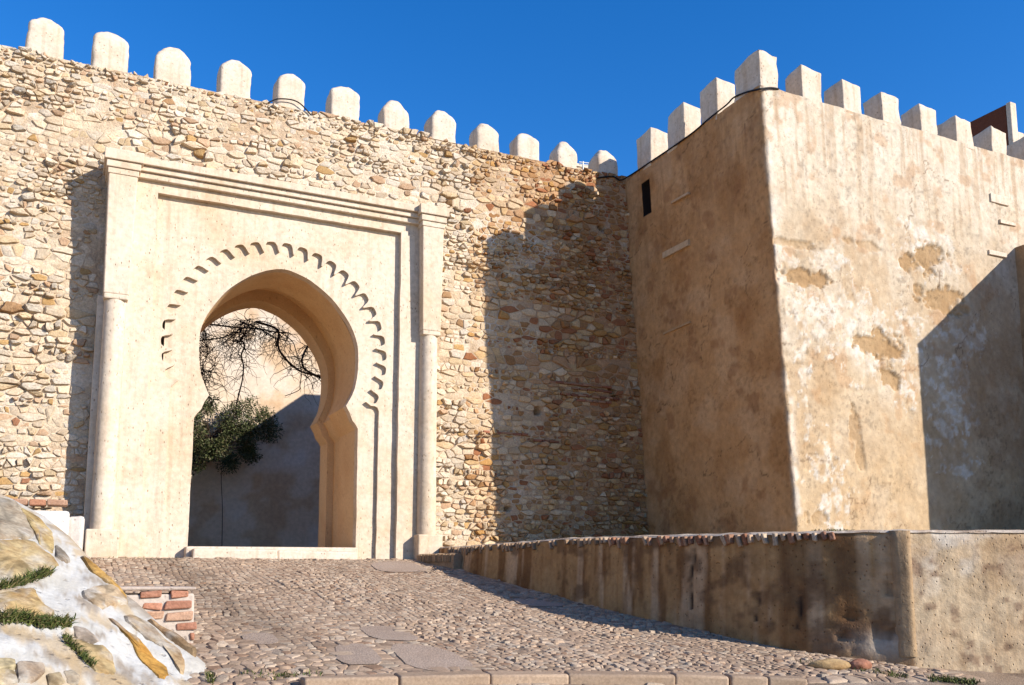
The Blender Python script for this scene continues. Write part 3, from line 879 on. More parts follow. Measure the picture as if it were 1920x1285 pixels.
pr_c = mixc(pr_c, (.58, .52, .44), .8*sstep(.5, .66, fbm(SA_, ZP, .4, 5, 213))*sstep(-.5, .2, ZP))
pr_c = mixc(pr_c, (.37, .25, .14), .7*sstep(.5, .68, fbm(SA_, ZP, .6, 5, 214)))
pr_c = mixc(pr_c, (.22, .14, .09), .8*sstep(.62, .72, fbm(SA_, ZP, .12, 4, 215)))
pc = np.where(sh[..., None], pr_c, pc)  # shaded run painted browner, sunlit end painted paler
pc = mixc(pc, (.50, .44, .36), .7*np.clip(np.exp(-(((SA_-scor+.3)/.35)**2 + ((ZP+.72)/.12)**2)), 0, 1))
pc = mixc(pc, (.13, .075, .04), np.clip(loss*.8, 0, 1)*(ZP > -.68))
# cracks
for cpx, z0, z1 in ((1300, -.45, .22), (1418, -.55, -.25), (1502, -.6, -.28)):
    g = onground(cpx, 1180); k = int(np.argmin(np.abs(P[:nl, 1]-g.y + 0*P[:nl, 0])))
    best = min(range(nl), key=lambda i: abs(frame_xy((P[i, 0], P[i, 1], 0))[0]-cpx))
    cs = sc_[best] + .05*(fbm(ZP, ZP*0, .2, 3, cpx)-.5)*2
    ck = np.exp(-((SA_-cs)/.018)**2)*(ZP > z0)*(ZP < z1)
    pc = mixc(pc, (.03, .02, .015), np.clip(ck, 0, 1)); XP -= NRM[:, 0][:, None]*ck*.02; YP -= NRM[:, 1][:, None]*ck*.02
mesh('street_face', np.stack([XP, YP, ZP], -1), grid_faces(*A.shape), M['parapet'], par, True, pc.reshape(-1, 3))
# top and back of the parapet
th_ = np.array([-.0, .03, .12, .25, .40, .42, .42]); tz = np.array([0., .022, .03, .03, .02, -.02, -.6])
AT, TT = np.meshgrid(np.arange(len(P)), np.arange(7), indexing='ij')
XT = P[:, 0][:, None] - NRM[:, 0][:, None]*(th_[None, :]+.0); YT_ = P[:, 1][:, None] - NRM[:, 1][:, None]*th_[None, :]
ZT_ = top[:, None] + tz[None, :] + .02*(fbm(XT, YT_, .15, 3, 220)-.5)*(TT < 5) - .012
tcx = np.zeros(AT.shape+(3,)) + np.array([.55, .46, .36]); tcx = mixc(tcx, (.35, .24, .16), .7*sstep(.5, .65, fbm(XT, YT_, .2, 4, 221)))
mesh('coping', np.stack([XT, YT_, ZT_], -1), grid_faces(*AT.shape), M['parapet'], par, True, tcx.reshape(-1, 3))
# worn rowlock bricks under the coping
rb = random.Random(3)
bc = [(.33, .18, .11), (.28, .13, .075), (.40, .24, .15), (.25, .13, .085), (.42, .29, .19), (.44, .33, .23)]
i = int(nl*.08)
while i < nl-14:
    p = P[i]; t = T[i]; n = NRM[i]
    spx = frame_xy((p[0], p[1], top[i]))[0]
    if spx > 1655: break
    wdt = rb.uniform(.045, .06)
    out = rb.uniform(-.01, .045); hgt = rb.uniform(.05, .13)
    if rb.random() < (.9 if spx > 1130 else .6):
        bm = box_bm(-wdt*.45, wdt*.45, -.03-out, .1, -hgt, rb.uniform(.0, .012), .012, 2, .006, i)
        lean_ = rb.uniform(-.3, .2) - .25
        mt_ = Matrix(((t[0], -n[0], 0, p[0]), (t[1], -n[1], 0, p[1]), (0, 0, 1, top[i]-.012), (0, 0, 0, 1)))
        bmesh.ops.transform(bm, matrix=mt_ @ Matrix.Rotation(lean_, 4, 'Y'), verts=bm.verts)
        fade = spx < 1130
        cc = np.array(rb.choice(bc))*rb.uniform(.8, 1.2) if not fade else np.array((.36, .24, .15))*rb.uniform(.7, 1.2)
        bm_obj('brick', bm, M['brick'], par, True, cc)
    i += max(1, int(round((wdt+rb.uniform(.006, .03))/.04)))
# cement pier strip at the corner
best = min(range(nl), key=lambda i: abs(frame_xy((P[i, 0], P[i, 1], 0))[0]-1672))
ids = list(range(best, nl+1)); V = []; F = []
zr = np.linspace(-.82, .352, 16)
for q, i in enumerate(ids):
    for zz in zr:
        o_ = .035 + .014*float(vnoise(i*.4, zz*5, 6)) - (.05 if q == 0 else 0)
        V.append((P[i, 0]+NRM[i, 0]*o_, P[i, 1]+NRM[i, 1]*o_, zz))
m_ = len(zr)
F = [(a*m_+b, (a+1)*m_+b, (a+1)*m_+b+1, a*m_+b+1) for a in range(len(ids)-1) for b in range(m_-1)]
V += [(P[i, 0]-NRM[i, 0]*.02, P[i, 1]-NRM[i, 1]*.02, .354) for i in ids]
base = len(ids)*m_
F += [(a*m_+m_-1, (a+1)*m_+m_-1, base+a+1, base+a) for a in range(len(ids)-1)]
e0 = len(V); i = ids[-1]
V += [(P[i, 0]-NRM[i, 0]*.02, P[i, 1]-NRM[i, 1]*.02, zz) for zz in zr]
F += [((len(ids)-1)*m_+b, e0+b, e0+b+1, (len(ids)-1)*m_+b+1) for b in range(m_-1)]
mesh('cement_strip', V, F, M['parapet'], par, True, np.tile((.33, .225, .13), (len(V), 1)))
# low brick step between the gate and the parapet
step = thing('brick_step', 'low worn brick step between the gate plinth and the end of the parapet', 'step')
a_, b_ = Vector((5.35, 14.92, 0)), Vector((5.50, 13.62, 0))
d_ = (b_-a_).normalized(); n_ = Vector((d_.y, -d_.x, 0))
if n_.x > 0: n_ = -n_
V = []
for k in range(9):
    q = a_.lerp(b_, k/8)
    zt_ = .225 + .01*math.sin(k*2)
    for off, zz in ((.0, -.1), (.0, zt_-.02), (-.03, zt_), (-.5, zt_+.015)): V.append((q.x+n_.x*off, q.y+n_.y*off, zz))
F = [(k*4+j, (k+1)*4+j, (k+1)*4+j+1, k*4+j+1) for k in range(8) for j in range(3)]
F += [(32, 33, 34, 35)]
mesh('step_block', V, F, M['parapet'], step, False, np.tile((.38, .26, .16), (len(V), 1)))
L = (b_-a_).length; s_ = .1
while s_ < L-.05:
    q = a_ + d_*s_; wdt = rb.uniform(.05, .065)
    bm = box_bm(-wdt*.45, wdt*.45, -.02-rb.uniform(0, .015), .06, -.13, -.002, .01, 2, .004, int(s_*1000))
    mt_ = Matrix(((d_.x, -n_.x, 0, q.x), (d_.y, -n_.y, 0, q.y), (0, 0, 1, .222), (0, 0, 0, 1)))
    bmesh.ops.transform(bm, matrix=mt_, verts=bm.verts)
    bm_obj('brick', bm, M['brick'], step, True, np.array((.36, .24, .14))*rb.uniform(.75, 1.15)); s_ += wdt+.012

# terrace behind the parapet
tv = [(p[0]+.2, p[1], .3) for p in P[::12]]
ter = MB()
tp = [(P[i, 0]-NRM[i, 0]*.3, P[i, 1]-NRM[i, 1]*.3) for i in range(0, len(P), 10)]
tp = [(5.9, 15.7)] + tp + [(22, tp[-1][1]-4), (22, 15.7)]
tr = tessellate_polygon([[Vector((a, b, 0)) for a, b in tp]])
kind(mesh('terrace', [(a, b, .31) for a, b in tp], [tuple(t) for t in tr], M['bed'], None, False, np.tile((.36, .28, .2), (len(tp), 1))), 'structure')

# ------------------------------------------------------------------ plastered rubble bank, bottom left
bank = thing('rubble_bank', 'sloping whitewashed bank with flat yellow stones and grass in its joints at the street edge', 'retaining wall')
A0 = onground(400, 1272) + Vector((0, 0, -.05)); B0 = at_d(0, 928, 8.4); C0 = at_d(-40, 1320, 5.2)
PN = (B0-A0).cross(C0-A0).normalized()
if PN.dot(A0) > 0: PN = -PN
E1 = (A0-B0).normalized(); E2 = PN.cross(E1).normalized()
def onbank(px, py): return at_plane(px, py, A0, PN)
ridge = [(-260, 810), (-120, 870), (0, 926), (60, 958), (110, 998), (150, 1046), (200, 1092), (250, 1136), (300, 1184), (350, 1226), (380, 1252), (396, 1280), (404, 1320), (410, 1360)]
rs = even([Vector((a, b, 0)) for a, b in ridge], 5)
V = []; cols = []
NT = 66
for i, q in enumerate(rs):
    p = onbank(q.x, q.y)
    fall = Vector((-240, 420, 0))
    row = []
    back = Vector((.12, .30, 0))
    for o_ in (Vector((.5, 1.1, -1.4)), Vector((.34, .8, -.45)), Vector((.2, .5, -.14)), Vector((.09, .24, -.03))): row.append(p + o_)
    for k in range(NT+1):
        t = k/NT; pp = onbank(q.x + fall.x*t, q.y + fall.y*t)
        a = (pp-B0).dot(E1); b = (pp-B0).dot(E2)
        d = .10*(float(fbm(a, b, .6, 2, 300))-.5) + .06*(float(fbm(a, b, .2, 5, 301, .6))-.5)
        row.append(pp + PN*d)
    V += row
m_ = NT+5
bc_ = np.zeros((len(V), 3)) + np.array([.42, .395, .35])
Va = np.array([tuple(p) for p in V])
aa = (Va-np.array(B0))@np.array(E1); bb = (Va-np.array(B0))@np.array(E2)
bc_ = mixc(bc_, (.25, .20, .15), .85*sstep(.5, .62, fbm(aa, bb, .35, 4, 310)))
bc_ = mixc(bc_, (.48, .47, .445), .8*sstep(.45, .6, fbm(aa, bb, .2, 4, 311)))
crk = np.abs(fbm(aa, bb, .45, 4, 330)-.5)
bc_ = mixc(bc_, (.16, .13, .10), .8*sstep(.008, .002, crk)*sstep(.5, .6, fbm(aa, bb, .8, 2, 331)))
bc_ = mixc(bc_, (.40, .29, .16), .7*sstep(.54, .66, fbm(aa, bb*1.5, .3, 4, 332)))
mesh('limewash_surface', Va, [(i*m_+k, (i+1)*m_+k, (i+1)*m_+k+1, i*m_+k+1) for i in range(len(rs)-1) for k in range(m_-1)], M['limewash'], bank, True, bc_)
def bank_h(pp):
    a = (pp-B0).dot(E1); b = (pp-B0).dot(E2)
    return .10*(float(fbm(a, b, .6, 2, 300))-.5)
r3 = random.Random(9)
def crop(l): return [(x/3.338, 900+y/3.338) for x, y in l]
flags = [
 ([(-60, 90), (0, 105), (100, 130), (150, 180), (170, 250), (215, 335), (180, 372), (80, 378), (-60, 372)], (.36, .30, .22), .02),
 ([(118, 165), (200, 210), (270, 262), (325, 318), (338, 400), (330, 470), (255, 430), (222, 340), (165, 250)], (.45, .33, .15), .018),
 ([(-60, 390), (90, 380), (200, 388), (262, 442), (330, 492), (362, 540), (310, 570), (200, 590), (100, 615), (-60, 650)], (.44, .33, .17), .03),
 ([(-60, 735), (40, 712), (120, 692), (215, 690), (238, 760), (288, 822), (328, 862), (285, 890), (180, 888), (80, 858), (-60, 845)], (.45, .32, .15), .04),
 ([(345, 410), (380, 430), (432, 488), (440, 505), (415, 518), (350, 482)], (.33, .28, .22), .012),
 ([(515, 700), (590, 675), (690, 660), (760, 692), (805, 770), (690, 780), (640, 820), (570, 790), (520, 742)], (.44, .33, .21), .006),
 ([(785, 830), (850, 830), (950, 905), (1050, 985), (1130, 1060), (1165, 1140), (1150, 1200), (1110, 1150), (1060, 1055), (980, 1003), (880, 942), (800, 882)], (.46, .34, .20), .006),
 ([(670, 855), (720, 882), (800, 940), (870, 985), (920, 1040), (1000, 1110), (1055, 1160), (1050, 1230), (1010, 1270), (950, 1200), (880, 1110), (848, 1030), (790, 970), (705, 892)], (.48, .26, .06), .012),
 ([(450, 932), (520, 952), (618, 1030), (560, 1034), (470, 1002)], (.36, .30, .24), .014),
 ([(420, 1012), (480, 1012), (570, 1042), (640, 1052), (700, 1112), (724, 1190), (708, 1238), (590, 1220), (540, 1150), (442, 1070)], (.44, .33, .17), .03),
 ([(-60, 1165), (70, 1170), (70, 1218), (-60, 1222)], (.42, .34, .2), .03),
 ([(85, 1182), (250, 1182), (268, 1232), (200, 1285), (100, 1290)], (.36, .29, .22), .03),
 ([(280, 1250), (360, 1235), (400, 1290), (300, 1310)], (.38, .31, .2), .03),
 ([(-60, 1235), (70, 1235), (95, 1300), (-60, 1320)], (.44, .35, .2), .03),
 ([(385, 1225), (440, 1215), (490, 1250), (480, 1300), (410, 1290)], (.36, .30, .22), .02),
 ([(505, 470), (560, 505), (640, 580), (720, 655), (800, 738), (760, 722), (680, 650), (580, 575)], (.46, .27, .08), .012),
 ([(935, 848), (1010, 895), (1120, 970), (1230, 1058), (1200, 1052), (1100, 985), (1000, 915)], (.40, .27, .15), .01),
]
flagpoly = []
for k, (pl_, c, h) in enumerate(flags):
    q = [onbank(x, y) for x, y in crop(pl_)]
    pol = [((p-B0).dot(E1), (p-B0).dot(E2)) for p in q]
    flagpoly.append(pol)
    big_ = k in (0, 1, 2, 3, 9)
    ring = round_poly(pol, -.006, 44 if big_ else 34, r3, .012, .1)
    h = max(h*.6, .016)
    off_ = .006
    cc = ring.mean(0)
    V = []; n = len(ring)
    hh = h
    for sc__, dz in ((1.10, -.06), (1.02, -.012), (.95, hh*.5), (.8, hh*.9), (.45, hh*1.05)):
        for p in ring:
            g = cc + (p-cc)*sc__
            und_ = .10*(float(fbm(g[0], g[1], .6, 2, 300))-.5) + .035*(float(fbm(g[0], g[1], .16, 4, 320+k))-.5)
            w3 = B0 + E1*g[0] + E2*g[1]
            V.append(w3 + PN*(und_ + dz + off_))
    V.append(B0 + E1*cc[0] + E2*cc[1] + PN*(bank_h(B0+E1*cc[0]+E2*cc[1]) + hh*1.05 + off_))
    F = [(r*n+i, r*n+(i+1) % n, (r+1)*n+(i+1) % n, (r+1)*n+i) for r in range(4) for i in range(n)] + [(4*n+i, 4*n+(i+1) % n, 5*n) for i in range(n)]
    fc = np.tile(c, (len(V), 1)); gl = np.array([((q-B0).dot(E1), (q-B0).dot(E2)) for q in V])
    fc = mixc(fc, np.array(c)*.55, sstep(.5, .68, fbm(gl[:, 0], gl[:, 1]*2, .2, 4, 340))); fc = mixc(fc, (.45, .42, .37), .7*sstep(.55, .7, fbm(gl[:, 0], gl[:, 1], .17, 4, 341)))
    o = mesh('flagstone', V, F, M['flag'], bank, True, fc)
    bm = bmesh.new(); bm.from_mesh(o.data); bmesh.ops.recalc_face_normals(bm, faces=bm.faces[:]); bm.to_mesh(o.data); bm.free(); crisp(o, 28)
# grass in the joints
def tufts(name, pathpx, count, hmin, hmax, spread, onto, up, label=None):
    V = []; F = []; C = []
    segs = [(Vector((*a, 0)), Vector((*b, 0))) for a, b in zip(pathpx[:-1], pathpx[1:])]
    for _ in range(count):
        a, b = rng.choice(segs); q = a.lerp(b, rng.random())
        p = onto(q.x + rng.gauss(0, spread), q.y + rng.gauss(0, spread*.5)) - up*.01
        h = rng.uniform(hmin, hmax); dr = (up*.8 + Vector((rng.gauss(0, .55), rng.gauss(0, .55), rng.gauss(.35, .3)))).normalized()
        sd_ = dr.cross(Vector((rng.uniform(-1, 1), rng.uniform(-1, 1), .2))).normalized()*rng.uniform(.003, .006)
        i = len(V); m1 = p + dr*h*.55; tip = p + dr*h + Vector((rng.gauss(0, .2)*h, rng.gauss(0, .2)*h, -.2*h))
        V += [p-sd_, p+sd_, m1+sd_*.7, m1-sd_*.7, tip]; F += [(i, i+1, i+2, i+3), (i+3, i+2, i+4)]
        g = np.array(rng.choice([(.06, .085, .02), (.085, .10, .025), (.045, .06, .016), (.12, .115, .035), (.14, .11, .05)]))*rng.uniform(.7, 1.2)
        C += [g]*5
    return kind(mesh(name, V, F, M['leaf'], None, False, np.array(C)), 'stuff')
P3 = lambda x, y: onbank(x, y) + PN*(bank_h(onbank(x, y)) + .02)
g1 = tufts('grass', crop([(-40, 685), (80, 668), (180, 640), (250, 612), (295, 600)]), 520, .04, .12, 4, P3, PN)
g1['label'] = 'green grass growing in the upper joint between the yellow bank stones'; g1['category'] = 'grass'
g2 = tufts('grass', crop([(-40, 900), (60, 900), (130, 900), (240, 930), (330, 930), (420, 930)]), 950, .04, .12, 6, P3, PN)
g2['label'] = 'thicker strip of grass in the middle joint of the whitewashed bank'; g2['category'] = 'grass'
g3 = tufts('grass', crop([(400, 1000), (430, 1060), (500, 1120), (565, 1190)]), 300, .03, .08, 3, P3, PN)
g3['label'] = 'thin grass running down beside the lowest yellow bank stone'; g3['category'] = 'grass'

# whitewashed low wall with brick top, far left
lw = thing('low_whitewashed_wall', 'low whitewashed wall topped with red bricks at the far left before the rubble wall', 'wall')
def wbox(name, pxa, pya, pxb, d, zbot, thick, mat, col, bev=.03, seed=0):
    a = at_y(pxa, pya, d); b = at_y(pxb, pya, d)
    bm = box_bm(a.x, b.x, d, d+thick, zbot, a.z, bev, 2, .012, seed)
    bmesh.ops.subdivide_edges(bm, edges=bm.edges[:], cuts=3, use_grid_fill=True)
    for v in bm.verts:
        v.co.y += .05*(float(vnoise(v.co.x*5, v.co.z*5, seed))-.5); v.co.z += .03*(float(vnoise(v.co.x*6, v.co.y*6, seed+1))-.5)
    return bm_obj(name, bm, mat, lw, 2, col)
YL = 13.4
wbox('wall_block', -400, 946, 131, YL, -.4, 1.2, M['limewash'], (.60, .56, .52), .04, 1)
wbox('wall_block', 128, 968, 158, YL+.15, -.4, .8, M['limewash'], (.52, .47, .42), .05, 2)
x = at_y(-300, 930, YL).x; xe = at_y(131, 930, YL).x; k = 0
ztop = at_y(100, 946, YL).z
while x < xe-.05:
    wb = rb.uniform(.2, .26); wb = min(wb, xe-x)
    o = bm_obj('brick', box_bm(x, x+wb-.012, YL-.04, YL+.3, ztop-.02 + .004*(k % 3), ztop+.062, .014, 2, .006, k), M['brick'], lw, True, np.array(rb.choice([(.36, .14, .08), (.42, .2, .12), (.45, .27, .18)]))*rb.uniform(.85, 1.1))
    x += wb; k += 1
# brick pier stub behind the bank
bp = thing('brick_pier', 'stub of red brick pier with white mortar behind the whitewashed bank', 'pier')
pa = onground(372, 1206); yb = pa.y
xa, xb = at_y(262, 1130, yb).x, at_y(366, 1130, yb).x
zt_ = at_y(320, 1108, yb).z; zb = pa.z - .2
bm = box_bm(xa-.5, xb, yb, yb+.5, zb, zt_-.03, .02, 2, .01, 3)
bm_obj('mortar_core', bm, M['limewash'], bp, True, (.44, .37, .31))
zz = zt_-.02; row = 0
pat = [[(262, 300), (318, 352)], [(268, 304), (308, 356)], [(255, 306), (312, 362)], [(334, 366)], [(358, 366)], [(356, 366)]]
bh = .062
for row, rr in enumerate(pat):
    for a, b in rr:
        x0_, x1_ = at_y(a, 1150, yb).x, at_y(b, 1150, yb).x
        z1_ = zt_ - row*(bh+.028) - .0
        bm_obj('brick', box_bm(x0_, x1_+ (.008 if b > 350 else 0), yb-.018, yb+.2, z1_-bh, z1_, .012, 2, .013, a+row), M['brick'], bp, True,
               np.array(rb.choice([(.40, .19, .12), (.36, .17, .11), (.44, .27, .18)]))*rb.uniform(.8, 1.1))
box('mortar_cap', xa-.45, xb+.005, yb-.01, yb+.5, zt_+.002, zt_+.035, M['limewash'], bp, .015, .01, 5, col=(.42, .34, .28))

# ------------------------------------------------------------------ behind the gate
B = 26.0
bw = thing('back_wall', 'pale plaster wall seen through the arch, its lower part in shade', 'wall')
xs = np.arange(-6, 14.1, .12); zs_ = np.arange(-.4, 7.9, .12)
XB, ZB = np.meshgrid(xs, zs_, indexing='ij')
bcx = np.zeros(XB.shape+(3,)) + np.array([.62, .485, .345])
bcx = mixc(bcx, (.50, .32, .17), .6*sstep(.52, .66, fbm(XB, ZB*1.6, 1.0, 4, 400)))
bcx = mixc(bcx, (.64, .56, .46), .7*sstep(.5, .65, fbm(XB, ZB, .8, 4, 401)))
ztopb = at_y(455, 572, B).z
ZBt = ZB/7.8*(ztopb + .12*(fbm(XB, XB*0, .8, 3, 402)-.5))
mesh('wall_face', np.stack([XB, B + .05*(fbm(XB, ZB, 1.0, 3, 403)-.5), ZBt], -1), grid_faces(*XB.shape), M['ochre'], bw, True, bcx.reshape(-1, 3))
box('wall_core', -6, 14, B+.04, B+.6, -.4, ztopb-.08, M['ochre'], bw, .02, col=(.5, .4, .3))
hb = thing('added_unseen_house', 'added unseen plastered house behind the curtain wall that shades the back wall', 'house')  # unseen; sized so its shadow crosses the back wall diagonally
bm_obj('added_house_walls', box_bm(8.98, 16, 18.3, 22, -.4, 7.25, .02), M['ochre'], hb, False, (.5, .4, .3))
box('added_house_roof', 8.98, 16, 18.3, 22, 7.255, 7.4, M['white'], hb, .02)

# olive shrub against the back wall
sb = thing('olive_shrub', 'dense olive green shrub spilling from the left before the back wall in the arch', 'shrub')
r4 = random.Random(21)
def at_b(px, py, v): return at_y(px, py, v)
mbt = MB()
tube(mbt, smooth_path([at_b(416, 1030, 25.6), at_b(417, 950, 25.6), at_b(415, 890, 25.5), at_b(424, 840, 25.4), at_b(440, 800, 25.4)], 4), .010, .008, 6)
mbt.build('stem', M['bark'], sb, True)
brs = MB()
tips = []
for k in range(74):
    # clump centres inside the crown outline seen through the arch
    while True:
        px0 = r4.uniform(300, 512); py0 = r4.uniform(730, 890)
        e = ((px0-405)/122)**2 + ((py0-812-(425-px0)*.12)/68)**2 + r4.uniform(-.3, .15)
        if e < 1 and not (px0 > 480 and py0 < 775 + (px0-480)*.2): break
    yy = 25.35 + r4.uniform(-.45, .35)
    c = at_b(px0, py0, yy); tips.append(c)
    st = at_b(395 + r4.uniform(-8, 8), 835 + r4.uniform(-25, 25), 25.45)
    tube(brs, smooth_path([st, st.lerp(c, .5) + Vector((r4.gauss(0, .06), r4.gauss(0, .06), r4.gauss(.05, .06))), c], 3), .012, .004, 5)
brs.build('branches', M['bark'], sb, True)
V = []; F = []; C = []
def leaf(p, L, wd, dr, c):
    sd_ = dr.cross(Vector((r4.gauss(0, 1), r4.gauss(0, 1), r4.gauss(0, 1)))).normalized()*wd
    i = len(V); V.extend([p, p + dr*L*.5 + sd_, p + dr*L, p + dr*L*.5 - sd_]); F.append((i, i+1, i+2, i+3)); C.extend([c]*4)
lp = [(.055, .065, .022), (.075, .085, .03), (.04, .05, .018), (.10, .105, .045), (.12, .10, .05), (.03, .04, .014)]
for c in tips:
    rad = r4.uniform(.16, .30)
    for _ in range(260):
        d = Vector((r4.gauss(0, 1), r4.gauss(0, 1), r4.gauss(0, 1))).normalized()
        p = c + d*rad*(r4.random()**.5)
        leaf(p, r4.uniform(.05, .10), r4.uniform(.010, .018), (d + Vector((r4.gauss(0, .6), r4.gauss(0, .6), r4.gauss(-.1, .6)))).normalized(), np.array(r4.choice(lp))*r4.uniform(.7, 1.3))
mesh('foliage', V, F, M['leaf'], sb, False, np.array(C))

# bare vine hanging behind the arch
vine = thing('bare_vine', 'leafless dark vine branches tangled across the top of the arch opening', 'vine')
def zc(l): return [(340 + x/4.942, 580 + y/4.942) for x, y in l]
mains = [
 ([(700, 120), (890, 190), (895, 330), (940, 430), (1050, 540), (1150, 592), (1300, 620)], .030, .022),
 ([(1180, 330), (1140, 400), (1118, 480), (1150, 560), (1300, 640)], .026, .026),
 ([(520, 300), (572, 304), (582, 350), (556, 430), (575, 520), (568, 640), (540, 760), (510, 880)], .022, .016),
 ([(200, 130), (340, 150), (500, 168), (700, 182), (880, 212), (1000, 220)], .020, .016),
 ([(540, 110), (720, 180), (840, 250), (910, 272)], .016, .012),
 ([(170, 290), (330, 272), (440, 242), (560, 180), (700, 110)], .018, .012),
 ([(880, 190), (1020, 290), (1060, 380), (1110, 560), (1100, 700), (1088, 752), (960, 805)], .012, .010),
 ([(1130, 600), (1200, 670), (1216, 740)], .010, .006),
 ([(950, 350), (1010, 320), (1070, 325)], .008, .004),
 ([(220, 220), (240, 420), (200, 520), (215, 570), (270, 580), (310, 520), (270, 470)], .010, .005),
 ([(400, 310), (480, 240), (560, 190), (620, 100)], .013, .008),
 ([(170, 350), (185, 560), (215, 680), (270, 830)], .010, .006),
 ([(640, 90), (580, 250), (520, 310)], .013, .012),
]
mb = MB(); paths = []
for k, (l, ra, rb_) in enumerate(mains):
    Yv = 19.6 + .25*(k % 3)
    pt = [at_y(*q, Yv + .12*math.sin(i*1.7+k)) for i, q in enumerate(zc(l))]
    pt = smooth_path(pt, 5); paths.append(pt)
    o = MB(); tube(o, pt, ra*.9, rb_*.9, 6); o.build('branch', M['bark'], vine, True)
tw = MB(); r5 = random.Random(31)
for k in range(480):
    pt = r5.choice(paths[:6] + paths[9:]); p = r5.choice(pt).copy()
    d = Vector((r5.gauss(0, 1), r5.gauss(0, .4), r5.gauss(-.35, .8))).normalized()
    n = r5.randint(5, 12); st = r5.uniform(.04, .1); l = [p.copy()]
    for _ in range(n):
        d = (d + Vector((r5.gauss(0, .35), r5.gauss(0, .15), r5.gauss(-.06, .35)))).normalized(); p = p + d*st; l.append(p.copy())
    tube(tw, l, r5.uniform(.005, .009), .003, 4)
for k in range(26):
    c = at_y(340 + r5.uniform(165, 250)/4.942, 580 + r5.uniform(210, 420)/4.942, 19.7)
    l = [c + Vector((r5.gauss(0, .07), r5.gauss(0, .05), r5.gauss(0, .1))) for _ in range(5)]
    tube(tw, smooth_path(l, 3), .006, .003, 4)
kind(tw.build('twigs', M['bark'], vine, True), 'stuff')

# ------------------------------------------------------------------ cables, aerial, roofs beyond
def cable(name, pts, r, label):
    o = MB(); tube(o, smooth_path(pts, 6), r, r, 6); return tag(o.build(name, M['dark'], None, True), label, 'cable')
LX = lean(7.6)-.05
cable('cable', [at_y(1120, 334, W-.03), at_y(1148, 331, W-.03), at_y(1163, 338, W-.05), at_x(1180, 330, LX-.02)] +
      [at_x(*p, LX) for p in ((1200, 317), (1225, 300), (1258, 278), (1300, 248), (1330, 222), (1362, 197))] + [at_x(1376, 183, LX), at_x(1400, 173, LX), at_x(1421, 168, LX-.02), at_y(1426, 167, VC-.06), at_y(1445, 165, VC-.04), at_y(1460, 167, VC-.02)],
      .016, 'black cable sagging along the top of the shaded tower side')
cable('cable', [at_y(*p, W-.04) for p in ((503, 193), (520, 186), (545, 187), (562, 194), (578, 210), (583, 216))], .012, 'black cable looped round the foot of one merlon above the gate')
aer = thing('television_aerial', 'thin roof aerial showing between the last merlons beside the tower', 'aerial')
mb = MB()
Ya = 24.0
tube(mb, [at_y(1093, 340, Ya), at_y(1093, 303, Ya)], .025); mb.build('mast', M['metal'], aer)
for yy in (305, 309):
    mb = MB(); tube(mb, [at_y(1086, yy-1, Ya), at_y(1104, yy+1, Ya)], .016); mb.build('rod', M['metal'], aer)
wh = thing('white_roof_hut', 'small white rooftop wall glimpsed beneath the aerial', 'building')
a, b = at_y(1078, 312, 25), at_y(1112, 312, 25)
box('hut_wall', a.x, b.x, 25, 27, 0, a.z, M['white'], wh, .03); box('hut_coping', a.x-.05, b.x+.05, 24.95, 27.05, a.z+.003, a.z+.1, M['white'], wh, .01)
rw = thing('rooftop_wall', 'red brown rooftop wall end rising behind the tower battlements at right', 'wall')
q0 = at_x(1885, 196, 19.0); q1 = at_x(1822, 236, 19.0)
box('wall_slab', 19.0, 19.25, q0.y, q1.y+.4, 7.5, q0.z, M['brick'], rw, .02, col=(.16, .055, .03))
e0_ = at_y(1885, 196, q0.y); e1_ = at_y(1896, 196, q0.y)
box('plaster_end', e0_.x-.002, e1_.x, q0.y-.12, q0.y-.003, 7.5, q0.z+.02, M['white'], rw, .02)
box('step', e1_.x+.002, e1_.x+.25, q0.y-.1, q0.y+.4, 7.5, at_y(1896, 248, q0.y).z, M['white'], rw, .03)

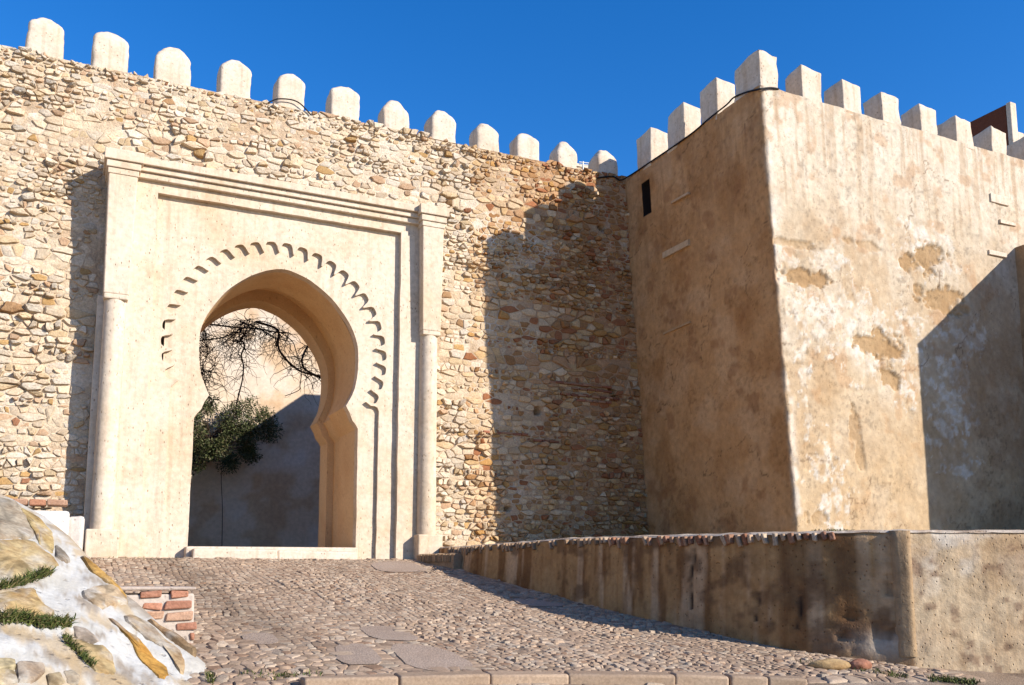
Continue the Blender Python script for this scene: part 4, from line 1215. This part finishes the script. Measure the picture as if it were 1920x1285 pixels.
# rocks and weeds at the foot of the parapet
for k, (px0, py0, sx, sy, sz, c, lb) in enumerate(((1560, 1252, .2, .1, .055, (.44, .30, .15), 'tan oblong stone lying at the foot of the parapet'), (1612, 1254, .1, .08, .06, (.36, .17, .11), 'red brown stone lying between the tan stone and the parapet'))):
    g = onground(px0, py0); bm = bmesh.new(); bmesh.ops.create_icosphere(bm, subdivisions=3, radius=1)
    for v in bm.verts:
        n = 1 + .35*(float(vnoise(v.co.x*1.5+k*7, v.co.y*1.5+v.co.z, 9))-.5)
        v.co = Vector((v.co.x*sx*n, v.co.y*sy*n, v.co.z*sz*n + sz*.5))
    bmesh.ops.transform(bm, matrix=Matrix.Translation((g.x, g.y, zs(g.x, g.y))) @ Matrix.Rotation(-YAW, 4, 'Z'), verts=bm.verts)
    tag(bm_obj('loose_stone', bm, M['flag'], None, 2, c), lb, 'stone')
UPZ = Vector((0, 0, 1))
gr = lambda x, y: (lambda g: Vector((g.x, g.y, zs(g.x, g.y)+.01)))(onground(x, y))
for nm, pth, cnt, lb in (('weeds', [(1745, 1272), (1790, 1276), (1830, 1280)], 420, 'green weeds at the foot of the sunlit parapet corner'),
                     ('weeds', [(1500, 1243), (1570, 1248), (1650, 1262), (1700, 1270)], 260, 'sparse weeds between the loose stones and the parapet'),
                     ('weeds', [(165, 1050), (250, 1048), (350, 1046)], 60, 'few low weeds along the foot of the gateway'),
                     ('weeds', [(392, 1262), (398, 1278)], 110, 'small tuft of weeds where the bank meets the cobbles'),
                     ('weeds', [(450, 1262), (520, 1268), (600, 1262)], 120, 'sprigs of green between the nearest cobbles')):
    o = tufts(nm, pth, cnt, .02, .075, 4, gr, UPZ); o['label'] = lb; o['category'] = 'weeds'

WT = lambda x, y: at_y(x, y, W+.03)
o = tufts('weeds', [(585, 216), (612, 221), (640, 226)], 160, .04, .13, 3, WT, UPZ); o['label'] = 'green weeds sprouting on the wall top between two merlons above the gate'; o['category'] = 'weeds'
o = tufts('weeds', [(1520, 997), (1560, 996), (1600, 996)], 160, .02, .07, 2, lambda x, y: at_y(x, 997, onground(x, 1225).y+.12), UPZ); o['label'] = 'thin weeds on the coping of the parapet near its corner'; o['category'] = 'weeds'
